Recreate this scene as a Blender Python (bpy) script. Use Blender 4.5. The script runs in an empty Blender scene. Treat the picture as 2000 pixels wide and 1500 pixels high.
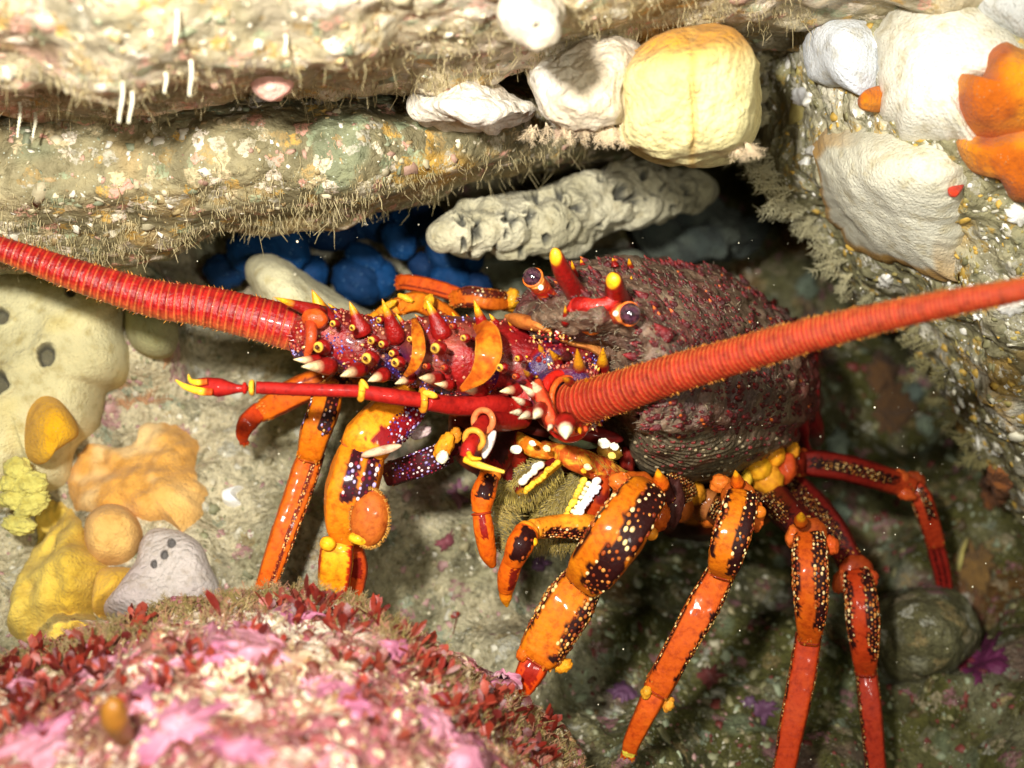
import bpy, math, random
import numpy as np
from mathutils import Vector
from mathutils.bvhtree import BVHTree
random.seed(7); rng = np.random.default_rng(11)
sc = bpy.context.scene
# ------------------------------------------------------------------ camera, world, light, exposure
S = 0.5                                   # metres per unit of relative depth (the animal's head is at 1.0)
K = math.tan(math.radians(25.0)) / 1000.0
PITCH = math.radians(12)
CAM = np.array([0.0, 0.0, 0.42])
FWD = np.array([0.0, math.cos(PITCH), -math.sin(PITCH)])
UPV = np.array([0.0, math.sin(PITCH), math.cos(PITCH)])
RGT = np.array([1.0, 0.0, 0.0])
cd = bpy.data.cameras.new('camera'); cam = bpy.data.objects.new('camera', cd); sc.collection.objects.link(cam)
cam.location = CAM.tolist(); cam.rotation_euler = (math.radians(90) - PITCH, 0, 0)
cd.sensor_width = 36; cd.angle = math.radians(50); cd.clip_start = 0.01; cd.clip_end = 50
cd.dof.use_dof = True; cd.dof.focus_distance = 0.97 * S; cd.dof.aperture_fstop = 6.5
sc.camera = cam
def P(px, py, d):
    px, py, d = np.asarray(px, float), np.asarray(py, float), np.asarray(d, float)
    v = FWD + (px - 1000)[..., None] * K * RGT - (py - 750)[..., None] * K * UPV
    return CAM + S * d[..., None] * v
def PX(d=1.0): return K * S * d            # metres covered by one photograph pixel at relative depth d

w = bpy.data.worlds.new('World'); sc.world = w; w.use_nodes = True
wn = w.node_tree; sky = wn.nodes.new('ShaderNodeTexSky'); sky.sky_type = 'NISHITA'; sky.sun_disc = False
sky.sun_elevation = math.radians(48); sky.sun_rotation = math.radians(-35)
wm = wn.nodes.new('ShaderNodeMix'); wm.data_type = 'RGBA'; wm.blend_type = 'MULTIPLY'; wm.inputs[0].default_value = 1; wm.inputs[7].default_value = (1.0, .92, .42, 1)   # daylight filtered by green coastal water
wn.links.new(sky.outputs[0], wm.inputs[6]); wn.links.new(wm.outputs[2], wn.nodes['Background'].inputs[0]); wn.nodes['Background'].inputs[1].default_value = 0.085
# the photographer's strobe: the only strong light, on an arm above and left of the lens
ld = bpy.data.lights.new('strobe', 'SPOT'); lo = bpy.data.objects.new('strobe', ld); sc.collection.objects.link(lo)
ld.shadow_soft_size = 0.014; ld.energy = 23.0; ld.color = (1.0, 0.97, 0.90); ld.spot_size = math.radians(104); ld.spot_blend = 1.0
lpos = CAM + RGT * -0.075 + UPV * 0.078 + FWD * 0.0
ltgt = P(np.array(760.), np.array(480.), np.array(1.0))
lo.location = lpos.tolist()
lo.rotation_euler = (Vector(ltgt.tolist()) - Vector(lpos.tolist())).to_track_quat('-Z', 'Y').to_euler()
# weak fill lamp added right of the lens to lift the shadows
ld2 = bpy.data.lights.new('fill_spot', 'SPOT'); lo2 = bpy.data.objects.new('fill_spot', ld2); sc.collection.objects.link(lo2)
ld2.shadow_soft_size = 0.025; ld2.energy = 4.2; ld2.color = (1.0, 0.95, 0.84); ld2.spot_size = math.radians(110); ld2.spot_blend = 1.0
l2 = CAM + RGT * 0.10 - UPV * 0.01; lo2.location = l2.tolist()
lo2.rotation_euler = (Vector(P(np.array(1300.), np.array(700.), np.array(1.0)).tolist()) - Vector(l2.tolist())).to_track_quat('-Z', 'Y').to_euler()
sc.view_settings.view_transform = 'Standard'; sc.view_settings.look = 'None'
sc.view_settings.exposure = 0.0; sc.view_settings.gamma = 1.0

# ------------------------------------------------------------------ colour and noise helpers
def C(h):
    h = h.lstrip('#'); v = [int(h[i:i+2], 16) / 255 for i in (0, 2, 4)]
    return np.array([(x / 12.92 if x < .04045 else ((x + .055) / 1.055) ** 2.4) for x in v])
def _h(ix, iy, iz, s):
    h = (ix.astype(np.uint32) * np.uint32(374761393) + iy.astype(np.uint32) * np.uint32(668265263)
         + iz.astype(np.uint32) * np.uint32(2246822519) + np.uint32(s * 3266489917 % 4294967296))
    h = (h ^ (h >> np.uint32(13))) * np.uint32(1274126177); h = h ^ (h >> np.uint32(16))
    return (h & np.uint32(0xffffff)).astype(np.float64) / 16777215.0
def noise(p, f=1.0, s=0):
    p = np.asarray(p) * f; i = np.floor(p).astype(np.int64); t = p - i; t = t * t * (3 - 2 * t); r = 0
    for a in (0, 1):
        for b in (0, 1):
            for c in (0, 1):
                wt = (t[..., 0] if a else 1 - t[..., 0]) * (t[..., 1] if b else 1 - t[..., 1]) * (t[..., 2] if c else 1 - t[..., 2])
                r = r + wt * _h(i[..., 0] + a, i[..., 1] + b, i[..., 2] + c, s)
    return r * 2 - 1
def fbm(p, f=1.0, o=4, s=0, g=.5):
    r, a, t = 0, 1.0, 0
    for k in range(o):
        r = r + a * noise(p, f * 2.03 ** k, s + k); t += a; a *= g
    return r / t
def sm(x, a, b):
    t = np.clip((x - a) / (b - a), 0, 1); return t * t * (3 - 2 * t)
def mix(a, b, t): t = np.asarray(t)[..., None]; return np.asarray(a) * (1 - t) + np.asarray(b) * t
def norm(v): return v / (np.linalg.norm(v, axis=-1, keepdims=True) + 1e-12)
def spline(pts, n, closed=False):
    p = np.asarray(pts, float); m = len(p)
    if closed: q = np.vstack([p[-1], p, p[0], p[1]]); k = m
    else: q = np.vstack([2 * p[0] - p[1], p, 2 * p[-1] - p[-2]]); k = m - 1
    u = np.linspace(0, k, n, endpoint=not closed); i = np.minimum(u.astype(int), k - 1); t = (u - i)[:, None]
    a, b, c, d = q[i], q[i+1], q[i+2], q[i+3]
    return .5 * ((2*b) + (c-a)*t + (2*a-5*b+4*c-d)*t*t + (3*b-a-3*c+d)*t**3)

# ------------------------------------------------------------------ mesh builder
_sph = {}
def unit_sphere(n=8, m=5):
    if (n, m) not in _sph:
        V = [(0, 0, 1.)]
        for j in range(1, m):
            a = math.pi * j / m
            for i in range(n): V.append((math.sin(a) * math.cos(2*math.pi*i/n), math.sin(a) * math.sin(2*math.pi*i/n), math.cos(a)))
        V.append((0, 0, -1.)); F = []
        for i in range(n): F.append((0, 1 + i, 1 + (i+1) % n))
        for j in range(m - 2):
            for i in range(n):
                a = 1 + j*n + i; b = 1 + j*n + (i+1) % n; F.append((a, a + n, b + n, b))
        L = len(V) - 1; o = 1 + (m-2)*n
        for i in range(n): F.append((o + i, L, o + (i+1) % n))
        _sph[(n, m)] = (np.array(V), F)
    return _sph[(n, m)]
class MB:
    def __init__(s): s.v = []; s.f = []; s.c = []; s.n = 0
    def raw(s, V, F, Cc):
        V = np.asarray(V, float).reshape(-1, 3); Cc = np.broadcast_to(np.asarray(Cc, float), V.shape) if np.ndim(Cc) == 1 else np.asarray(Cc).reshape(-1, 3)
        o = s.n; s.v.append(V); s.c.append(Cc); s.n += len(V)
        if isinstance(F, np.ndarray): s.f.extend((F + o).tolist())
        else: s.f.extend([tuple(i + o for i in f) for f in F])
    def grid(s, G, Cc, wrap=False, flip=False):
        a, b = G.shape[:2]; idx = np.arange(a*b).reshape(a, b)
        if wrap: idx = np.hstack([idx, idx[:, :1]])
        q = np.stack([idx[:-1, :-1], idx[:-1, 1:], idx[1:, 1:], idx[1:, :-1]], -1).reshape(-1, 4)
        if flip: q = q[:, ::-1]
        s.raw(G.reshape(-1, 3), q, np.broadcast_to(Cc, G.shape).reshape(-1, 3))
    def tube(s, path, rad, col, n=8, flat=1.0, cap=True, ref=None):
        path = np.asarray(path, float); m = len(path); rad = np.broadcast_to(np.asarray(rad, float), (m,))
        t = norm(np.gradient(path, axis=0)); nn = np.zeros((m, 3)); pr = None
        for i in range(m):
            r = norm(CAM - path[i]) if ref is None else np.asarray(ref, float)
            v = r - r.dot(t[i]) * t[i]
            if np.linalg.norm(v) < .35 and pr is not None: v = pr - pr.dot(t[i]) * t[i]
            if np.linalg.norm(v) < 1e-4: v = np.cross(t[i], [0.3, .5, .8])
            pr = v / np.linalg.norm(v); nn[i] = pr
        bb = np.cross(t, nn); th = np.arange(n) * 2 * math.pi / n
        G = path[:, None] + rad[:, None, None] * (np.cos(th)[None, :, None] * nn[:, None] * flat + np.sin(th)[None, :, None] * bb[:, None])
        col = np.asarray(col, float)
        if col.ndim == 1: cc = np.broadcast_to(col, G.shape)
        elif col.ndim == 2: cc = np.broadcast_to(col[:, None], G.shape)
        else: cc = col
        o = s.n; s.grid(G, cc, wrap=True, flip=True)
        if cap: s.f.append(tuple(o + i for i in range(n))); s.f.append(tuple(o + (m-1)*n + i for i in reversed(range(n))))
        return G, nn, bb, t
    def cone(s, base, dirv, length, r, c0, c1, n=7, bend=None, yt=.45):
        base = np.asarray(base); dirv = norm(np.asarray(dirv)); u = np.array([-.12, .08, .3, .55, .76, .92, 1.0])
        path = base + u[:, None] * length * dirv
        if bend is not None: path = path + (np.clip(u, 0, 1)**2)[:, None] * np.asarray(bend)
        rr = r * np.array([1.2, 1.12, .85, .58, .34, .14, .015])
        cc = mix(mix(np.asarray(c0), np.asarray(c1), sm(u, yt, yt + .2)), np.asarray(c0) * .6, sm(u, .9, 1) * .8); s.tube(path, rr, cc, n=n)
    def crumb(s, c, r, col, nrm):
        V, F = unit_sphere(6, 4); V = V * rng.uniform(.45, 1.45, (len(V), 1)) * r; a = norm(rng.normal(0, 1, 3)); V = V + (V @ a)[:, None] * a * rng.uniform(-.6, .9); V = V - (V @ nrm)[:, None] * nrm * .45
        s.raw(V + np.asarray(c), F, col)
    def ball(s, c, r, col, n=8, m=5, ax=None, st=1.0):
        V, F = unit_sphere(n, m); V = V * r
        if ax is not None:
            ax = norm(np.asarray(ax)); k = V @ ax; V = V + k[:, None] * ax * (st - 1)
        s.raw(V + np.asarray(c), F, col)
    def build(s, name, mat, parent=None, loc=None, smooth=True):
        V = np.vstack(s.v); Cc = np.vstack(s.c)
        if loc is None: loc = np.array([V[:, 0].mean(), V[:, 1].mean(), V[:, 2].min()])
        me = bpy.data.meshes.new(name); me.from_pydata((V - loc).tolist(), [], s.f)
        a = me.color_attributes.new('Col', 'FLOAT_COLOR', 'POINT')
        a.data.foreach_set('color', np.hstack([np.clip(Cc, 0, 1), np.ones((len(Cc), 1))]).astype(np.float32).ravel())
        me.polygons.foreach_set('use_smooth', [smooth] * len(me.polygons)); me.update()
        me.materials.append(mat); ob = bpy.data.objects.new(name, me); sc.collection.objects.link(ob)
        pl = np.zeros(3)
        if parent is not None:
            ob.parent = parent; q = parent
            while q is not None: pl = pl + np.array(q.location); q = q.parent
        ob.location = (np.asarray(loc) - pl).tolist(); return ob
    def bvh(s): return BVHTree.FromPolygons(np.vstack(s.v).tolist(), s.f)
def tag(o, label=None, cat=None, group=None, kind=None):
    for k, v in (('label', label), ('category', cat), ('group', group), ('kind', kind)):
        if v: o[k] = v
    return o
def empty(name, loc, label, cat, group=None):
    o = bpy.data.objects.new(name, None); o.empty_display_size = .02; o.location = np.asarray(loc).tolist(); sc.collection.objects.link(o)
    return tag(o, label, cat, group)
def clone(o, loc, rot=None, scale=1.0, label=None, group=None):
    c = o.copy(); sc.collection.objects.link(c); c.location = loc
    if rot is not None: c.rotation_euler = rot
    c.scale = (scale,) * 3
    if label: c['label'] = label
    if group: c['group'] = group
    for ch in o.children:
        k = ch.copy(); sc.collection.objects.link(k); k.parent = c
    return c
def ray(bvhs, px, py):
    o = Vector(CAM.tolist()); t = P(np.array(float(px)), np.array(float(py)), np.array(1.0)); d = (Vector(t.tolist()) - o).normalized(); best = None
    for b in bvhs:
        h = b.ray_cast(o, d)
        if h[0] is not None and (best is None or h[3] < best[2]): best = (np.array(h[0]), np.array(h[1]), h[3])
    if best is None: return None
    n = best[1]
    if n.dot(CAM - best[0]) < 0: n = -n
    return best[0], n

# ------------------------------------------------------------------ materials (all procedural)
def mat(name, rough=.55, bump=.25, bscale=350, var=.25, vscale=120, dark=(.5, .45, .4), light=(1.25, 1.2, 1.1), cells=None, cscale=160, camt=.35,
        speck=None, sscale=500, samt=.12, coat=0.0, spec=.4, sheen=0.0, bdist=.0015, vbump=0.0, sss=0.0, metal=0):
    m = bpy.data.materials.new(name); m.use_nodes = True; nt = m.node_tree; N = nt.nodes; L = nt.links
    b = N['Principled BSDF']; at = N.new('ShaderNodeAttribute'); at.attribute_name = 'Col'; tc = N.new('ShaderNodeTexCoord')
    col = at.outputs['Color']
    def nz(scale, det=5, r=.6):
        n = N.new('ShaderNodeTexNoise'); n.inputs['Scale'].default_value = scale; n.inputs['Detail'].default_value = det; n.inputs['Roughness'].default_value = r
        L.new(tc.outputs['Object'], n.inputs['Vector']); return n
    def ramp(src, stops, const=False):
        r = N.new('ShaderNodeValToRGB'); L.new(src, r.inputs[0]); e = r.color_ramp.elements
        if const: r.color_ramp.interpolation = 'CONSTANT'
        while len(e) < len(stops): e.new(.5)
        for i, (p_, c_) in enumerate(stops): e[i].position = p_; e[i].color = (*c_, 1) if len(c_) == 3 else c_
        return r.outputs[0]
    def mx(f, a, c_, mode='MIX'):
        k = N.new('ShaderNodeMix'); k.data_type = 'RGBA'; k.blend_type = mode
        if isinstance(f, float): k.inputs[0].default_value = f
        else: L.new(f, k.inputs[0])
        for s_, i in ((a, 6), (c_, 7)):
            if isinstance(s_, (tuple, list)): k.inputs[i].default_value = (*s_, 1)
            else: L.new(s_, k.inputs[i])
        return k.outputs[2]
    n1 = nz(vscale)
    if cells:
        v = N.new('ShaderNodeTexVoronoi'); v.inputs['Scale'].default_value = cscale; v.inputs['Randomness'].default_value = 1
        nn = nz(cscale * 1.5, 3); ad = N.new('ShaderNodeMix'); ad.data_type = 'VECTOR'; ad.inputs[0].default_value = .012 * 100 / cscale
        L.new(tc.outputs['Object'], ad.inputs[4]); L.new(nn.outputs['Color'], ad.inputs[5]); L.new(ad.outputs[1], v.inputs['Vector'])
        sp = N.new('ShaderNodeSeparateColor'); L.new(v.outputs['Color'], sp.inputs[0])
        k = len(cells); pal = ramp(sp.outputs[0], [(i / k, tuple(c_)) for i, c_ in enumerate(cells)], True)
        fac = ramp(sp.outputs[1], [(0, (0,)*3), (1 - camt, (.75,)*3)], True)
        nb = nz(cscale * 3, 4); fm = N.new('ShaderNodeMath'); fm.operation = 'MULTIPLY'; L.new(fac, fm.inputs[0])
        L.new(ramp(nb.outputs[0], [(.38, (0,)*3), (.55, (1,)*3)]), fm.inputs[1]); col = mx(fm.outputs[0], col, pal)
    vr = ramp(n1.outputs[0], [(.3, dark), (.5, (1, 1, 1)), (.72, light)])
    col = mx(float(var), col, mx(1.0, col, vr, 'MULTIPLY'))
    if speck is not None:
        v2 = N.new('ShaderNodeTexVoronoi'); v2.inputs['Scale'].default_value = sscale; L.new(tc.outputs['Object'], v2.inputs['Vector'])
        n3 = nz(sscale * .22, 2); f1 = ramp(v2.outputs['Distance'], [(samt, (1,)*3), (samt + .12, (0,)*3)]); f2 = ramp(n3.outputs[0], [(.48, (0,)*3), (.56, (1,)*3)])
        fm = N.new('ShaderNodeMath'); fm.operation = 'MULTIPLY'; L.new(f1, fm.inputs[0]); L.new(f2, fm.inputs[1]); col = mx(fm.outputs[0], col, tuple(speck))
    L.new(col, b.inputs['Base Color']); b.inputs['Roughness'].default_value = rough; b.inputs['Specular IOR Level'].default_value = spec
    b.inputs['Coat Weight'].default_value = coat; b.inputs['Coat Roughness'].default_value = .12; b.inputs['Sheen Weight'].default_value = sheen
    if sss: b.inputs['Subsurface Weight'].default_value = sss; b.inputs['Subsurface Radius'].default_value = (.01, .006, .003); b.inputs['Subsurface Scale'].default_value = .3
    if bump:
        n2 = nz(bscale, 6, .65); bp = N.new('ShaderNodeBump'); bp.inputs['Strength'].default_value = bump; bp.inputs['Distance'].default_value = bdist
        L.new(n2.outputs[0], bp.inputs['Height']); last = bp
        if vbump:
            v3 = N.new('ShaderNodeTexVoronoi'); v3.inputs['Scale'].default_value = bscale * .6; L.new(tc.outputs['Object'], v3.inputs['Vector'])
            b2 = N.new('ShaderNodeBump'); b2.inputs['Strength'].default_value = vbump; b2.inputs['Distance'].default_value = bdist; b2.invert = True
            L.new(v3.outputs['Distance'], b2.inputs['Height']); L.new(bp.outputs[0], b2.inputs['Normal']); last = b2
        L.new(last.outputs[0], b.inputs['Normal'])
    return m
M = {}
M['ledge'] = mat('encrusted_rock', .55, .9, 260, .8, 90, (.42, .40, .30), (1.5, 1.45, 1.35),
                 cells=[C('#f3e3cf'), C('#e7a795'), C('#9aa684'), C('#cfa24a'), C('#ddd2b8'), C('#d9c49a'), C('#b9b2a0'), C('#a68a56')], cscale=170, camt=.4, speck=(.6, .66, .55), sscale=420, samt=.07, vbump=.6, bdist=.003, spec=.35)
M['floor'] = mat('silty_rock', .75, 1.0, 520, .9, 230, (.42, .38, .28), (1.4, 1.36, 1.3),
                 cells=[C('#b9a98a'), C('#a8707c'), C('#8e9a84'), C('#a08a5c'), C('#c9c7b8'), C('#7d7a62')], cscale=110, camt=.25, speck=(.8, .78, .68), sscale=520, samt=.09, vbump=.5, bdist=.003)
M['boulder'] = mat('boulder_rock', .6, .9, 300, .8, 100, (.45, .42, .33), (1.4, 1.38, 1.3),
                 cells=[C('#ece6d6'), C('#8c8b6a'), C('#c29c40'), C('#bdb9a8'), C('#6c6848')], cscale=170, camt=.4, speck=(.95, .95, .9), sscale=420, samt=.11, vbump=.6, bdist=.003, spec=.6)
M['pinkrock'] = mat('coralline_rock', .6, 1.0, 260, .85, 130, (.5, .26, .2), (1.25, 1.2, 1.1),
                 cells=[C('#f2e6cf'), C('#e48aa0'), C('#b5574e'), C('#e9b5b0'), C('#e8d8bc'), C('#8a5a3e'), C('#b5505c')], cscale=190, camt=.5, speck=(.95, .93, .85), sscale=480, samt=.14, vbump=.7, bdist=.003, spec=.5)
M['sponge'] = mat('sponge_flesh', .8, .8, 900, .85, 130, (.68, .60, .42), (1.15, 1.12, 1.08), sheen=.1, bdist=.0012, speck=(.34, .27, .14), sscale=650, samt=.08, vbump=.35, spec=.2)
M['sponge_rough'] = mat('sponge_rough', .75, 1.0, 520, .7, 170, (.68, .62, .5), (1.15, 1.12, 1.1), sheen=.1, bdist=.002, vbump=.5)
M['crust'] = mat('coralline_crust', .55, .3, 450, .45, 160, (.75, .6, .62), (1.25, 1.2, 1.2), bdist=.001)
M['blue'] = mat('blue_sponge', .7, .7, 500, .5, 160, (.45, .5, .6), (1.3, 1.3, 1.3), speck=(.25, .5, .75), sscale=420, samt=.05, bdist=.001, spec=.2)
M['alga'] = mat('red_alga', .45, .2, 400, .5, 200, (.5, .4, .4), (1.3, 1.1, 1.0))
M['hair'] = mat('hydroid', .6, 0, 0, .4, 300)
M['shell'] = mat('lobster_shell', .36, .5, 900, .7, 420, (.45, .38, .36), (1.35, 1.25, 1.1), coat=.15, spec=.4, bdist=.0008, vbump=.3)
M['leg'] = mat('lobster_leg', .62, .5, 700, .8, 330, (.55, .36, .3), (1.15, 1.3, 1.0), coat=.1, spec=.14, bdist=.0007, vbump=.2, speck=(.16, .02, .004), sscale=900, samt=.04)
M['bead'] = mat('pearly_bead', .12, 0, 0, .1, 300, coat=.8, spec=.7)
M['carap'] = mat('lobster_carapace', .5, .7, 700, .75, 380, (.35, .3, .3), (1.5, 1.45, 1.4), speck=(.28, .22, .18), sscale=1100, samt=.16, bdist=.0012, vbump=.4, spec=.5)
M['feeler'] = mat('antenna_shell', .55, .6, 900, .8, 300, (.5, .42, .4), (1.15, 1.15, 1.0), spec=.22, bdist=.0008, vbump=.3)
M['eye'] = mat('eye_gloss', .06, 0, 0, .2, 400, coat=1.0, spec=.8)
M['fuzz'] = mat('setae', .6, .5, 700, .5, 300, sheen=.3)
M['speck'] = mat('marine_snow', .5, 0, 0, 0)
M['white'] = mat('white_crust', .5, .5, 500, .3, 200, (.8, .76, .68), (1.1, 1.1, 1.1), bdist=.0012)

# ------------------------------------------------------------------ terrain helpers
def grid_n(G):
    n = norm(np.cross(np.gradient(G, axis=0), np.gradient(G, axis=1))); s = np.sign((n * (CAM - G)).sum(-1).mean()); return n * (s if s else 1)
def interp_depth(ctrl, sig):
    c = np.array(ctrl, float)
    def f(px, py):
        d2 = ((px[..., None] - c[:, 0])**2 + (py[..., None] - c[:, 1])**2) / sig**2
        wgt = 1 / (d2 + .15)**1.6; return (wgt * c[:, 2]).sum(-1) / wgt.sum(-1)
    return f
def interp1(x, xs, ys):
    return np.interp(x, xs, ys)
def smooth2(A, k=2):
    for _ in range(k):
        B = A.copy(); B[1:-1] = (A[:-2] + A[1:-1] * 2 + A[2:]) / 4; A = B.copy(); B[:, 1:-1] = (A[:, :-2] + A[:, 1:-1] * 2 + A[:, 2:]) / 4; A = B
    return A
HOST = {}
# ---- sea bed / back of the crevice: one sheet that carries on outside the view
fd = interp_depth([(-600, 300, 1.3), (-600, 900, 1.1), (-600, 1500, .9), (0, 500, 1.28), (0, 900, 1.18), (0, 1200, 1.1), (250, 700, 1.22), (300, 1000, 1.15),
    (300, 1300, 1.08), (600, 800, 1.22), (600, 1100, 1.12), (600, 1400, 1.05), (450, 520, 1.45), (700, 480, 1.5), (950, 520, 1.5), (900, 900, 1.3), (900, 1100, 1.2), (1000, 1300, 1.15),
    (1200, 450, 1.7), (1300, 700, 1.8), (1500, 450, 1.85), (1700, 600, 1.9), (1750, 800, 1.8), (1300, 1050, 1.6), (1500, 1050, 1.6), (1250, 1250, 1.28), (1230, 1480, 1.06), (1500, 1350, 1.26), (1600, 1600, 1.08),
    (1700, 1000, 1.65), (1850, 1170, 1.48), (1950, 1000, 1.5), (1900, 1350, 1.25), (2100, 1500, 1.1), (2500, 1000, 1.3), (2500, 500, 1.5), (2500, 1700, .95), (1000, 1800, .85), (300, 1800, .8), (1000, 0, 1.9), (0, 0, 1.7), (2000, 0, 1.9), (1000, -500, 1.9)], 210.)
nu, nv = 620, 440
U, V_ = np.meshgrid(np.linspace(-900, 2900, nu), np.linspace(-250, 1950, nv), indexing='ij')
D = fd(U, V_); G = P(U, V_, D); n_ = norm(smooth2(grid_n(G), 6))
q = G / S
h = .050 * fbm(q, 4, 3, 3) + .030 * fbm(q, 11, 3, 5) + .011 * fbm(q, 34, 3, 9) + .02 * sm(fbm(q, 7, 2, 21), .15, .5)
G2 = G + n_ * (h * S)[..., None]
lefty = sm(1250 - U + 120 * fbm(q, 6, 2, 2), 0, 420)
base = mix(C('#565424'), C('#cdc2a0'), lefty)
base = mix(base, C('#85815c'), sm(fbm(q, 9, 3, 31), .05, .4) * .6)
base = mix(base, C('#8d6a6a'), sm(fbm(q, 10, 3, 41), .25, .45) * .55)
base = mix(base, C('#c9c3ae'), sm(fbm(q, 13, 3, 51), .25, .45) * .6 * (.3 + .7 * lefty))
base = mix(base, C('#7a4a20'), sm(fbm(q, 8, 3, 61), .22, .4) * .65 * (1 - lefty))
base = mix(base, C('#8a9a80'), sm(fbm(q, 15, 2, 71), .4, .6) * .4)
base = mix(base, C('#3f3c28'), sm(fbm(q, 20, 3, 81), .2, .45) * .5)
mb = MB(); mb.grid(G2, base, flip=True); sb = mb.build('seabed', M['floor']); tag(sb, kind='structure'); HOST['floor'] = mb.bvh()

# ---- ledges overhead: swept profile, front face, rounded lip, underside running back
def ledge(name, x0, x1, prof, nu, nv, amp, colf, seed):
    xs = np.linspace(x0, x1, nu); G = np.zeros((nu, nv, 3)); PXX = np.zeros((nu, nv)); PYY = np.zeros((nu, nv))
    for i, x in enumerate(xs):
        pr = spline(prof(x), nv); G[i] = P(np.full(nv, x) + pr[:, 2] if pr.shape[1] > 2 else np.full(nv, x), pr[:, 0], pr[:, 1]); PXX[i] = x; PYY[i] = pr[:, 0]
    n_ = norm(smooth2(norm(np.cross(np.gradient(G, axis=0), np.gradient(G, axis=1))), 4))
    if (n_[:, nv//3] * (CAM - G[:, nv//3])).sum(-1).mean() < 0: n_ = -n_
    q = G / S; h = amp * (fbm(q * [1, 1, 1.7], 4, 3, seed) + .55 * fbm(q, 12, 3, seed + 3) + .3 * fbm(q, 32, 3, seed + 6) + .5 * sm(fbm(q, 9, 2, seed + 9), .1, .5))
    G = G + n_ * (h * S)[..., None]; mb = MB(); mb.grid(G, colf(PXX, PYY, q)); ob = mb.build(name, M['ledge']); tag(ob, kind='structure'); return mb.bvh()
def prof_top(x):
    lip = interp1(x, [-700, 0, 300, 500, 640, 800, 900, 1100, 1220, 1420, 1560, 1800, 2700], [260, 215, 225, 210, 190, 160, 150, 105, 85, 55, 40, 60, 60])
    dd = interp1(x, [-700, 0, 600, 1100, 1450, 1700, 2700], [.0, .0, .03, .07, .08, .10, .1])
    return [(-900, .75), (-500, .62 + dd), (-150, .64 + dd), (lip - 130, .70 + dd), (lip - 40, .80 + dd), (lip, .90 + dd), (lip - 10, 1.02 + dd), (lip - 60, 1.25), (lip - 150, 1.7)]
def col_top(px, py, q):
    c = mix(C('#9a8b68'), C('#d2c4a4'), sm(fbm(q, 8, 3, 4), -.2, .35)); c = mix(c, C('#e9d9c4'), sm(fbm(q, 14, 3, 14), .1, .35) * .8)
    c = mix(c, C('#d99a8c'), sm(fbm(q, 12, 3, 24), .25, .45) * .7); c = mix(c, C('#6f6648'), sm(fbm(q * [1, 1, 2.2], 7, 3, 34), .1, .4) * .75); return c
HOST['top'] = ledge('rock_ledge', -700, 2500, prof_top, 620, 170, .03, col_top, 5)
def prof_mid(x):
    lip = interp1(x, [-700, 0, 120, 220, 330, 420, 500, 640, 850, 900, 1000, 1100, 1300, 1500, 1900], [560, 520, 500, 500, 490, 452, 440, 425, 400, 372, 345, 330, 300, 260, 180])
    top = interp1(x, [-700, 0, 700, 1000, 1500, 1900], [250, 240, 225, 215, 100, 60]); m = (lip + top) / 2
    dd = interp1(x, [-700, 0, 700, 1000, 1500, 1900], [-.08, -.05, -.02, .08, .38, .6])
    return [(top - 160, 1.6), (top - 70, 1.10 + dd), (top - 8, .985 + dd), (m - 30, .97 + dd), (m + 30, .99 + dd), (lip - 25, 1.06 + dd), (lip, 1.13 + dd), (lip - 12, 1.24 + dd), (lip - 50, 1.45 + dd), (lip - 120, 2.0 + dd)]
def col_mid(px, py, q):
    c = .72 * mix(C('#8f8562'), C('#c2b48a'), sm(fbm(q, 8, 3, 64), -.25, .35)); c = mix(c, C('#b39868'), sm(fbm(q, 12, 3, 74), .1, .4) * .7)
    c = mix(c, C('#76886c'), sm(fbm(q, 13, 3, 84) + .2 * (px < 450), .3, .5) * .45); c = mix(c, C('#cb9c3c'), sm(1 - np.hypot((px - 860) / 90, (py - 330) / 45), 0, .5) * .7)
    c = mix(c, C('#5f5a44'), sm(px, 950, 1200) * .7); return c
HOST['mid'] = ledge('rock_ledge', -700, 1900, prof_mid, 620, 170, .02, col_mid, 45)

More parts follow.
